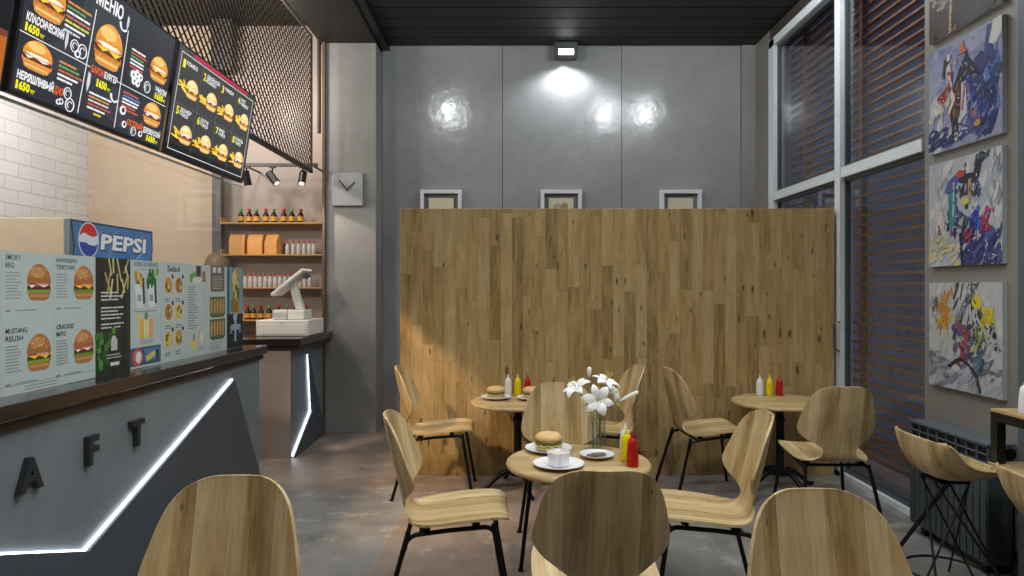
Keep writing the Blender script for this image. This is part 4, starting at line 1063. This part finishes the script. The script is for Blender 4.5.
def build_chair(label):
    t = thing('cafe_chair', label, 'chair', (0, 0, 0), 0, 'moulded oak cafe chairs')
    T = .475
    for nm, a, b_, n, sk in (('seat', 0, T, 24, ('v1',)), ('backrest', T, 1, 28, ('v0',))):
        b = MB(); fn = shell_fn(a, b_); la = [arc_len(a + (b_ - a) * j / n) for j in range(n + 1)]
        b.sheet(fn, 16, n, 0, lambda i, j, fn=fn, la=la, n=n: (fn(i, j)[0] + .031, la[int(round(j * n))]), .0105, sk)
        b.build(nm, M['ply'], t, angle=50)
    r = .0105
    for s in (-1, 1):
        b = MB(); b.tube([(s * .225, .262, 0), (s * .178, .195, .39), (s * .174, .19, .428)], r, 10); b.lathe([(.0135, 0), (.0135, .012)], (s * .2255, .2625, 0), 10); b.build('leg', M['metal'], t)
        b = MB(); b.tube([(s * .225, -.27, 0), (s * .178, -.165, .38), (s * .175, -.158, .406)], r, 10); b.lathe([(.0135, 0), (.0135, .012)], (s * .2255, -.2705, 0), 10); b.build('leg', M['metal'], t)
    b = MB()
    for s in (-1, 1):
        p = [(s * .192, -.196, .27), (s * .184, -.178, .325)]
        for k in range(6): a = R(90 * k / 5); p.append((s * (.182 - .004 * k / 5), -.172 + .06 * (1 - math.cos(a)), 0.339 + .052 * math.sin(a)))
        p += [(s * .175, 0, .403)]
        for k in range(6): a = R(90 * k / 5); p.append((s * (.176 + .003 * k / 5), .155 + .045 * math.sin(a), 0.415 - .04 * (1 - math.cos(a))))
        p += [(s * .187, .214, .30)]
        b.tube(p, r * .95, 10)
    for y, z in ((-.11, .392), (.11, .412)): b.tube([(-.175, y, z), (.175, y, z)], r * .85, 8)
    for s in (-1, 1):
        for y, z in ((-.085, .4105), (.12, .4315)): b.box(s * .15 - .012, s * .15 + .02, y - .014, y + .014, z - .012, z)
    b.build('seat_frame', M['metal'], t)
    return t
CH = [((-.275, 2.98), 3, 'oak chair beside the flower table, facing it from the counter side'),
      ((.842, 2.98), 178, 'oak chair facing the flower table from the window side'),
      ((.268, 3.64), 270, 'oak chair tucked behind the flower table, facing the camera'),
      ((.28, 2.29), 90, 'dark-backed oak chair in front of the flower table, seen from behind'),
      ((-.525, 4.72), 1, 'oak chair at the far burger table, nearest the column'),
      ((.635, 4.74), 188, 'oak chair behind the lilies, facing the far burger table'),
      ((1.32, 4.70), 6, 'oak chair showing its dark back beside the empty corner table'),
      ((1.835, 4.0), 88, 'oak chair seen from behind at the corner table by the window'),
      ((-.785, 1.69), 271, 'large foreground oak chair back in front of the counter'),
      ((.80, 1.56), 269, 'large foreground oak chair back in front of the window side')]
ch0 = None
for (x, y), h, lb in CH:
    if ch0 is None: ch0 = build_chair(lb); ch0.location = (x, y, 0); ch0.rotation_euler = (0, 0, R(h - 90))
    else: dup(ch0, (x, y, 0), R(h - 90), lb)

def build_table(label):
    t = thing('bistro_table', label, 'table', (0, 0, 0), 0, 'round bistro tables')
    b = MB(); seg = 48; rt = .328
    b.lathe([(rt - .02, .59), (rt - .004, .594), (rt, .602), (rt - .002, .611), (rt - .010, .6175), (rt - .022, .62)], seg=seg)
    b.build('table_top', M['top'], t, angle=60)
    b = MB(); b.lathe([(.05, .10), (.05, .125), (.034, .135), (.028, .16), (.028, .47), (.036, .48), (.036, .50), (.028, .51), (.028, .56), (.12, .575), (.12, .589)], seg=20); b.build('pedestal', M['metal'], t)
    for a in (20, 110, 200, 290):
        ca, sa = math.cos(R(a)), math.sin(R(a)); pts = []; rr = []
        for r_, z, q in ((.03, .118, .02), (.07, .135, .02), (.12, .12, .019), (.17, .085, .017), (.215, .045, .015), (.25, .018, .014), (.275, .014, .014), (.29, .02, .01)):
            pts.append((r_ * ca, r_ * sa, z)); rr.append(q)
        b = MB(); b.tube(pts, rr, 10); b.build('foot', M['metal'], t)
    return t
TF = (.30, 3.10); TL = (.04, 4.755); TR = (1.868, 4.755); ZT = .6205
tb = build_table('round bistro table with the lily vase, in the middle of the room'); tb.location = (*TF, 0)
dup(tb, (*TL, 0), R(0), 'round bistro table with burgers, against the wooden divider')
dup(tb, (*TR, 0), R(0), 'round bistro table in the window corner, holding only squeeze bottles')

# tub chairs on wire bases
def build_stool(label):
    t = thing('tub_stool', label, 'stool', (0, 0, 0), 0, 'low backed oak stools at the wall table')
    P = [(.168, .612, .16, .615), (.167, .592, .185, .615), (.155, .566, .200, .616), (.11, .550, .205, .618), (.05, .543, .207, .624), (-.01, .545, .208, .648), (-.06, .562, .208, .695), (-.095, .612, .207, .719), (-.110, .67, .203, .7245), (-.117, .712, .195, .725), (-.119, .728, .185, .7255)]
    def fn(i, j):
        u = i * 2 - 1; y, z, hw, ez = cat(P, j); a = abs(u)
        k = min(1, max(0, (j - .35) / .6)); k = k * k * (3 - 2 * k)
        return (u * hw, y + a ** 3 * .035 * k, z + (ez - z) * a ** 3.2)
    la = [0]; n = 30
    for j in range(1, n + 1):
        p, q = cat(P, (j - 1) / n), cat(P, j / n); la.append(la[-1] + math.hypot(p[0] - q[0], p[1] - q[1]))
    for nm, a, c, sk in (('seat', 0, .6, ('v1',)), ('backrest', .6, 1, ('v0',))):
        b = MB(); nn = int(round((c - a) * n)); g = lambda i, j, a=a, c=c: fn(i, a + (c - a) * j)
        b.sheet(g, 20, nn, 0, lambda i, j, g=g, a=a, c=c: (g(i, j)[0] + .03, la[int(round((a + (c - a) * j) * n))]), .013, sk); b.build(nm, M['ply'], t, angle=50)
    b = MB()
    for sx in (-1, 1):
        for sy in (-1, 1):
            b.tube([(sx * .085, .03 + sy * .05, 0.528), (-sx * .24, .03 + sy * .17, .006)], .0055, 8); b.tube([(sx * .05, .03 + sy * .08, 0.528), (sx * .15, .03 - sy * .235, .006)], .005, 8)
    R_ = [(.17 * math.cos(2 * PI * k / 28), .17 * math.sin(2 * PI * k / 28), .11) for k in range(28)]
    R_ = [(x, y + .03, z) for x, y, z in R_]
    b.tube(R_, .006, 8, closed=True)
    b.build('wire_base', pm((48, 44, 42), .3, .8), t)
    b = MB(); b.box(-.08, .08, -.04, .09, .526, .5345); b.build('mount_plate', M['metal'], t)
    return t
tc = build_stool('oak stool on a crossed wire base beside the radiator'); tc.location = (1.95, 3.12, 0); tc.rotation_euler = (0, 0, R(-90))
dup(tc, (1.945, 2.425, 0), R(-90), 'oak stool cut off by the photo edge at the wall table')

def build_wall_table():
    t = thing('wall_table', 'narrow oak wall table on a black steel frame', 'table', (2.235, 2.4, 0))
    b = MB(); b.box(-.095, .14, -.75, .67, .59, .62); b.build('table_top', M['top'], t, bevel=.003)
    for y in (-.70, .60):
        for x in (.055, .12): 
            b = MB(); b.box(x - .018, x + .018, y - .018, y + .018, 0, .565); b.build('leg', M['black'], t)
    b = MB(); b.box(.03, .138, -.72, .64, .566, .589); b.build('apron', M['black'], t)
    t = thing('raised_shelf', 'black framed raised shelf with an oak top, on the wall table', 'shelf', (2.245, 2.42, .6205))
    b = MB(); b.box(-.10, .105, -.60, .64, .228, .241); b.build('board', M['top'], t, bevel=.001)
    b = MB(); b.box(-.10, .105, -.60, -.598 + .04, .0, .187); b.box(-.10, -.06, .60, .64, 0, .187); b.box(.07, .105, .60, .64, 0, .187); b.box(-.10, .105, -.60, .64, .1875, .2275); b.build('frame', M['black'], t)
build_wall_table()

# ------------------------------------------------------------------ tabletop items
def squeeze(c):
    t = thing('squeeze_bottle', '', 'bottle')
    b = MB(); b.lathe([(.024, 0), (.0265, .004), (.0265, .02), (.0255, .06), (.0225, .094), (.0195, .114), (.014, .121)], seg=20); b.build('body', pm(c, .35), t)
    b = MB(); b.lathe([(.010, .1215), (.0085, .128), (.0055, .137), (.0035, .15), (.002, .152)], seg=14); b.build('nozzle', pm(c, .35), t)
    return t
SQ = {'white': squeeze((222, 224, 222)), 'yellow': squeeze((226, 204, 8)), 'red': squeeze((176, 22, 20))}
used = set()
spots = [('white', .525, 3.17, 'beside the lilies'), ('yellow', .515, 3.075, 'beside the lilies'), ('red', .527, 2.985, 'beside the lilies'),
         ('white', -.028, 4.965, 'on the far burger table'), ('yellow', .042, 4.965, 'on the far burger table'), ('red', .113, 4.965, 'on the far burger table'),
         ('white', 1.797, 4.95, 'on the empty corner table'), ('yellow', 1.868, 4.95, 'on the empty corner table'), ('red', 1.94, 4.95, 'on the empty corner table'),
         ('white', 2.182, 2.90, 'on the raised shelf')]
for c, x, y, pl in spots:
    z = ZT if pl != 'on the raised shelf' else .862
    lb = '%s plastic squeeze bottle standing %s' % (c, pl); g = 'squeeze bottles %s' % pl
    if c not in used: o = SQ[c]; used.add(c); o.location = (x, y, z); o['label'] = lb; o['group'] = g
    else: dup(SQ[c], (x, y, z), 0, lb, g)

def plate(r, label, loc, group=None):
    b = MB(); b.lathe([(r * .55, 0), (r * .6, .003), (r * .8, .009), (r, .018), (r * .995, .0205), (r * .8, .0125), (r * .6, .0065), (r * .01, .006)], seg=40)
    o = b.build('plate', M['porcelain']); o.location = loc; return tag(o, label, 'plate', group)
plate(.113, 'white plate under the burger on the flower table', (.175, 3.265, ZT), 'white plates')
plate(.112, 'white saucer under the white cup on the flower table', (.203, 2.975, ZT), 'white plates')
plate(.08, 'small white dish of brown sauce on the flower table', (.39, 3.14, ZT), 'white plates')
plate(.108, 'white plate with a burger nearest the column, on the far table', (-.112, 4.80, ZT), 'white plates')
plate(.108, 'white plate with a burger half hidden by a chair back, on the far table', (.14, 4.775, ZT), 'white plates')
def build_burger(label):
    t = thing('burger', label, 'burger', (0, 0, 0), 0, 'burgers on plates')
    b = MB(); b.lathe([(.05, 0), (.06, .006), (.063, .014), (.06, .02)], seg=28); b.build('bottom_bun', pm((206, 176, 128), .6), t)
    rnd = random.Random(4); b = MB(); n = 48
    vs = [(0, 0, .0225)]; 
    for i in range(n): a = 2 * PI * i / n; r = .066 + .006 * math.sin(i * 1.9) + rnd.uniform(-.002, .002); vs.append((r * math.cos(a), r * math.sin(a), .0235 + .004 * math.sin(i * 1.3)))
    vs.append((0, 0, .029))
    for i in range(n): a = 2 * PI * i / n; r = .062 + .006 * math.sin(i * 1.9); vs.append((r * math.cos(a), r * math.sin(a), .029 + .003 * math.sin(i * 1.3)))
    fs = [(0, 1 + (i + 1) % n, 1 + i) for i in range(n)] + [(n + 1, n + 2 + i, n + 2 + (i + 1) % n) for i in range(n)] + [(1 + i, 1 + (i + 1) % n, n + 2 + (i + 1) % n, n + 2 + i) for i in range(n)]
    b.add(vs, fs, 0, smooth=True); b.build('lettuce', pm((186, 190, 110), .5), t)
    b = MB(); b.lathe([(.055, .030), (.061, .034), (.061, .041), (.055, .0445)], seg=28); b.build('patty', pm((128, 98, 62), .7), t)
    b = MB(); b.lathe([(.06, .045), (.0635, .0465), (.06, .0485)], seg=24); b.build('cheese', pm((222, 206, 120), .5), t)
    b = MB(); b.lathe([(.058, .049), (.0655, .054), (.066, .060), (.060, .070), (.048, .078), (.03, .0825), (.008, .084)], seg=32); b.build('top_bun', pm((222, 182, 122), .45), t)
    return t
bg0 = build_burger('burger on a white plate beside the cup, on the flower table'); bg0.location = (.175, 3.265, ZT + .0075)
dup(bg0, (-.112, 4.80, ZT + .0075), .6, 'burger nearest the column, on the far table'); dup(bg0, (.14, 4.775, ZT + .0075), 1.3, 'burger half hidden behind a chair back, on the far table')
def build_cup():
    t = thing('cup', 'white folded square cup of milky coffee on its saucer', 'cup', (.203, 2.975, ZT + .0075))
    b = MB(); n = 64
    def ring(s, z):
        out = []
        for k in range(n):
            a = 2 * PI * k / n; c = abs(math.cos(2 * a)) ; q = 1 - .22 * (1 - abs(math.sin(2 * (a)))) ** 3 * 1.0
            w = .055 / max(abs(math.cos(a + PI / 4)), abs(math.sin(a + PI / 4))) * .86
            w = min(w, .066); nd = abs(((a - PI / 2 + PI / 4) % (PI / 2)) - PI / 4); w *= 1 - .36 * math.exp(-(nd / .2) ** 2) * (1 if z < .052 else .55)
            out.append((s * w * math.cos(a), s * w * math.sin(a), z))
        return out
    rings = [ring(.8, 0), ring(.88, .004), ring(.93, .03), ring(1.0, .06), ring(.96, .061), ring(.9, .05), ring(.86, .012)]
    vs = [p for r_ in rings for p in r_]; fs = [(i * n + k, i * n + (k + 1) % n, (i + 1) * n + (k + 1) % n, (i + 1) * n + k) for i in range(len(rings) - 1) for k in range(n)]
    fs += [tuple(range(n))[::-1], tuple((len(rings) - 1) * n + k for k in range(n))]; b.add(vs, fs, 0, smooth=True); b.build('cup_body', M['porcelain'], t, angle=35)
    b = MB(); r_ = ring(.885, .051); b.add(r_ + [(0, 0, .051)], [(k, (k + 1) % n, n) for k in range(n)]); b.build('coffee', pm((222, 206, 178), .3), t)
build_cup()
def build_dip():
    b = MB(); rnd = random.Random(9)
    for k, (x, y, r, z) in enumerate(((-.018, .0, .03, 0), (.014, .008, .03, .004), (.0, -.012, .028, .008))):
        n = 18; ra = [r * rnd.uniform(.85, 1.12) for _ in range(n)]
        vs = [(x + ra[i] * math.cos(2 * PI * i / n), y + ra[i] * .8 * math.sin(2 * PI * i / n), z) for i in range(n)] + [(x + .9 * ra[i] * math.cos(2 * PI * i / n), y + .72 * ra[i] * math.sin(2 * PI * i / n), z + .006) for i in range(n)]
        b.add(vs, [tuple(range(n))[::-1], tuple(range(n, 2 * n))] + [(i, (i + 1) % n, n + (i + 1) % n, n + i) for i in range(n)], 0)
    o = b.build('brown_sauce', pm((120, 104, 92), .4), smooth=True); o.location = (.39, 3.14, ZT + .0075); tag(o, 'greyish brown sauce lying in the small white dish', 'sauce')
build_dip()

# ------------------------------------------------------------------ vase and lilies
VX, VY = .405, 3.28
def build_vase():
    b = MB(); b.lathe([(.036, 0), (.042, .003), (.043, .01), (.044, .165), (.0425, .166), (.0405, .164), (.0395, .012), (.002, .010)], seg=32)
    o = b.build('vase', thin_glass('vase_glass', (.93, .95, .95), 1.2)); o.location = (VX, VY, ZT); tag(o, 'clear cylindrical glass vase holding white lilies', 'vase')
build_vase()
WP = pm((240, 240, 238), .45); GRN = pm((92, 120, 58), .5); LGR = pm((176, 190, 120), .5)
def curve3(p0, p1, p2, n=10):
    p0, p1, p2 = Vector(p0), Vector(p1), Vector(p2)
    return [p0 * (1 - t) ** 2 + p1 * 2 * t * (1 - t) + p2 * t * t for t in [i / n for i in range(n + 1)]]
def stem_path(foot, end):
    f = Vector(foot); e = Vector((f.x + end.x, f.y + end.y)); q = e.normalized() * .024
    rim = Vector((q.x - f.x, q.y - f.y, .17 - f.z))
    return curve3((0, 0, 0), (rim.x * .4, rim.y * .4, rim.z * .6), rim, 7)[:-1] + curve3(rim, rim + Vector((q.x * .4, q.y * .4, .05)), end, 7)
def lily(head, d, foot, size, label, nleaf=4, open_=1.0):
    H = Vector(head); base = Vector((VX, VY, ZT)); d = Vector(d).normalized()
    t = thing('lily', label, 'flower', tuple(base + Vector(foot)), 0, 'white lilies in the glass vase'); o0 = base + Vector(foot)
    hd = H - o0
    path = stem_path(foot, hd - d * size * .3)
    b = MB(); b.tube(path, .0022, 6); b.build('stem', GRN, t)
    x = d.orthogonal().normalized(); y = d.cross(x)
    b = MB()
    for k in range(6):
        a = 2 * PI * k / 6 + (.1 if k % 2 else 0); r = x * math.cos(a) + y * math.sin(a); s = d.cross(r); wd = .56 if k % 2 else .46
        def fn(i, j, r=r, s=s, wd=wd, k=k):
            u = i * 2 - 1; w_ = size * wd * (math.sin(PI * min(1, j * .93 + .07)) ** .7) * .55
            out = size * (.08 + .95 * j ** 1.1) * open_; upz = size * (-.3 + .75 * j - .62 * j ** 3)
            return hd + r * out + d * (upz - abs(u) ** 2 * size * .05 + (.004 if k % 2 else 0)) + s * (u * w_)
        b.sheet(fn, 4, 10, 0, None, .0012)
    b.build('petals', WP, t)
    b = MB()
    for k in range(6):
        a = 2 * PI * k / 6 + .3; e = hd + d * size * .55 + (x * math.cos(a) + y * math.sin(a)) * size * .22
        b.tube([hd - d * size * .1, e], .0009, 5); b.lathe([(.0015, -.003), (.0022, 0), (.0015, .003)], tuple(e), 6)
    b.build('stamens', pm((206, 196, 90), .6), t)
    for q in range(nleaf):
        c = path[8 + q % 4]; a = q * 2.4 + head[0] * 40; v = Vector((math.cos(a), math.sin(a) * .6, .35)).normalized(); s = v.cross(Vector((0, 0, 1))).normalized()
        b = MB(); b.sheet(lambda i, j: c + v * (.055 * j) - Vector((0, 0, .02 * j * j)) + s * ((i * 2 - 1) * .007 * math.sin(PI * (j * .96 + .02))), 2, 8, 0, None, .0008); b.build('leaf', GRN, t)
def bud(head, d, foot, L, label):
    base = Vector((VX, VY, ZT)); o0 = base + Vector(foot); d = Vector(d).normalized(); hd = Vector(head) - o0
    t = thing('lily_bud', label, 'flower bud', tuple(o0), 0, 'lily buds in the glass vase')
    b = MB(); b.tube(stem_path(foot, hd), .0022, 6); b.build('stem', GRN, t)
    b = MB(); b.tube([hd + d * (L * q) for q in (-.02, .06, .2, .45, .7, .88, .98, 1.0)], [.003, .006, .009, .0115, .012, .010, .006, .002], 12); b.build('bud', pm((226, 230, 214), .45), t)
HZ = lambda px, py, Y: ((px - 512) / 682.67 * Y, Y, 1.4 + (288 - py) / 682.67 * Y)
lily(HZ(598, 400, 3.164), (-.05, -.95, .25), (0.001, -0.022, .014), .076, 'large open lily facing the room, lowest in the vase', 2)
lily(HZ(575.13, 386, 3.2413), (-.5, -.3, .9), (-0.0175, -0.0045, .014), .074, 'open white lily leaning towards the burger plate', 3)
lily(HZ(606.68, 380, 3.2955), (.35, -.25, .95), (0.0134, -0.001, .014), .07, 'open white lily at the top of the bunch', 2)
lily(HZ(615.23, 392.4, 3.3605), (.7, -.45, .5), (0.0137, 0.0082, .014), .055, 'smaller lily between the top lily and the long bud', 1, .8)
bud(HZ(620.15, 401, 3.2723), (.86, -.1, .45), (0.0199, -0.0061, .014), .10, 'long lily bud pointing towards the window')
bud(HZ(589.06, 377, 3.3499), (.05, .1, .95), (-0.0113, 0.0107, .014), .05, 'short upright lily bud above the bunch')

# ================================================================== lights
def light(kind, name, loc, power, color=(1, 1, 1), size=.06, rot=None, **kw):
    l = bpy.data.lights.new(name, kind); l.energy = power; l.color = color
    if kind in ('POINT', 'SPOT'): l.shadow_soft_size = size
    if kind == 'AREA': l.size = size
    for k, v in kw.items(): setattr(l, k, v)
    o = bpy.data.objects.new(name, l); COL.objects.link(o); o.location = loc
    if rot is not None: o.rotation_euler = rot
    return o
def aim(o, target):
    o.rotation_euler = (Vector(target) - o.location).to_track_quat('-Z', 'Y').to_euler(); return o
COOL = (.93, .97, 1.0); WARM = (1.0, .80, .60)
for x in (-.83, 1.26, 1.78): light('POINT', 'ceiling_spot', (x, 4.62, 3.75), 34, COOL, .07)
for x, y in ((0, 1.55), (1.2, 1.55), (2.2, 1.55), (-.3, 3.1), (.64, 3.1)): aim(light('SPOT', 'ceiling_spot', (x, y, 3.75), 62, COOL, .09, spot_size=R(132), spot_blend=.7), (x, y, 0))
for x in (-.7, .9): aim(light('SPOT', 'ceiling_spot', (x, .9, 3.75), 58, (1, .99, .97), .09, spot_size=R(140), spot_blend=.7), (x, .9, 0))
light('POINT', 'slat_fill', (4.3, 5.0, .4), 28, (1, .9, .78), .15)  # unseen lamp added outside the window to brighten the slat undersides
aim(light('SPOT', 'flood_beam', (.535, 6.73, 3.68), 32, (.95, .98, 1), .05, spot_size=R(150), spot_blend=.6), (.535, 6.72, 2.6))
KW = (1, .92, .83)
light('POINT', 'kitchen_light', (-3.2, 5.2, 3.1), 84, KW, .15)
light('POINT', 'kitchen_light', (-3.1, 2.7, 3.2), 112, KW, .15)
light('POINT', 'kitchen_light', (-2.3, 6.2, 3.3), 26, (1, .9, .78), .1)
aim(light('SPOT', 'track_beam', TP[0], 55, (1, .88, .74), .015, spot_size=R(38), spot_blend=.25), TP[0] + Vector((.86, .15, -.8)))
aim(light('SPOT', 'track_beam', TP[1], 25, (1, .9, .78), .02, spot_size=R(60), spot_blend=.4), TP[1] + Vector((.06, -.55, -.8)))
aim(light('SPOT', 'kitchen_spot', (-2.75, 3.1, 2.95), 480, (1, .62, .32), .06, spot_size=R(44), spot_blend=.5), (-.5, 5.1, .1))
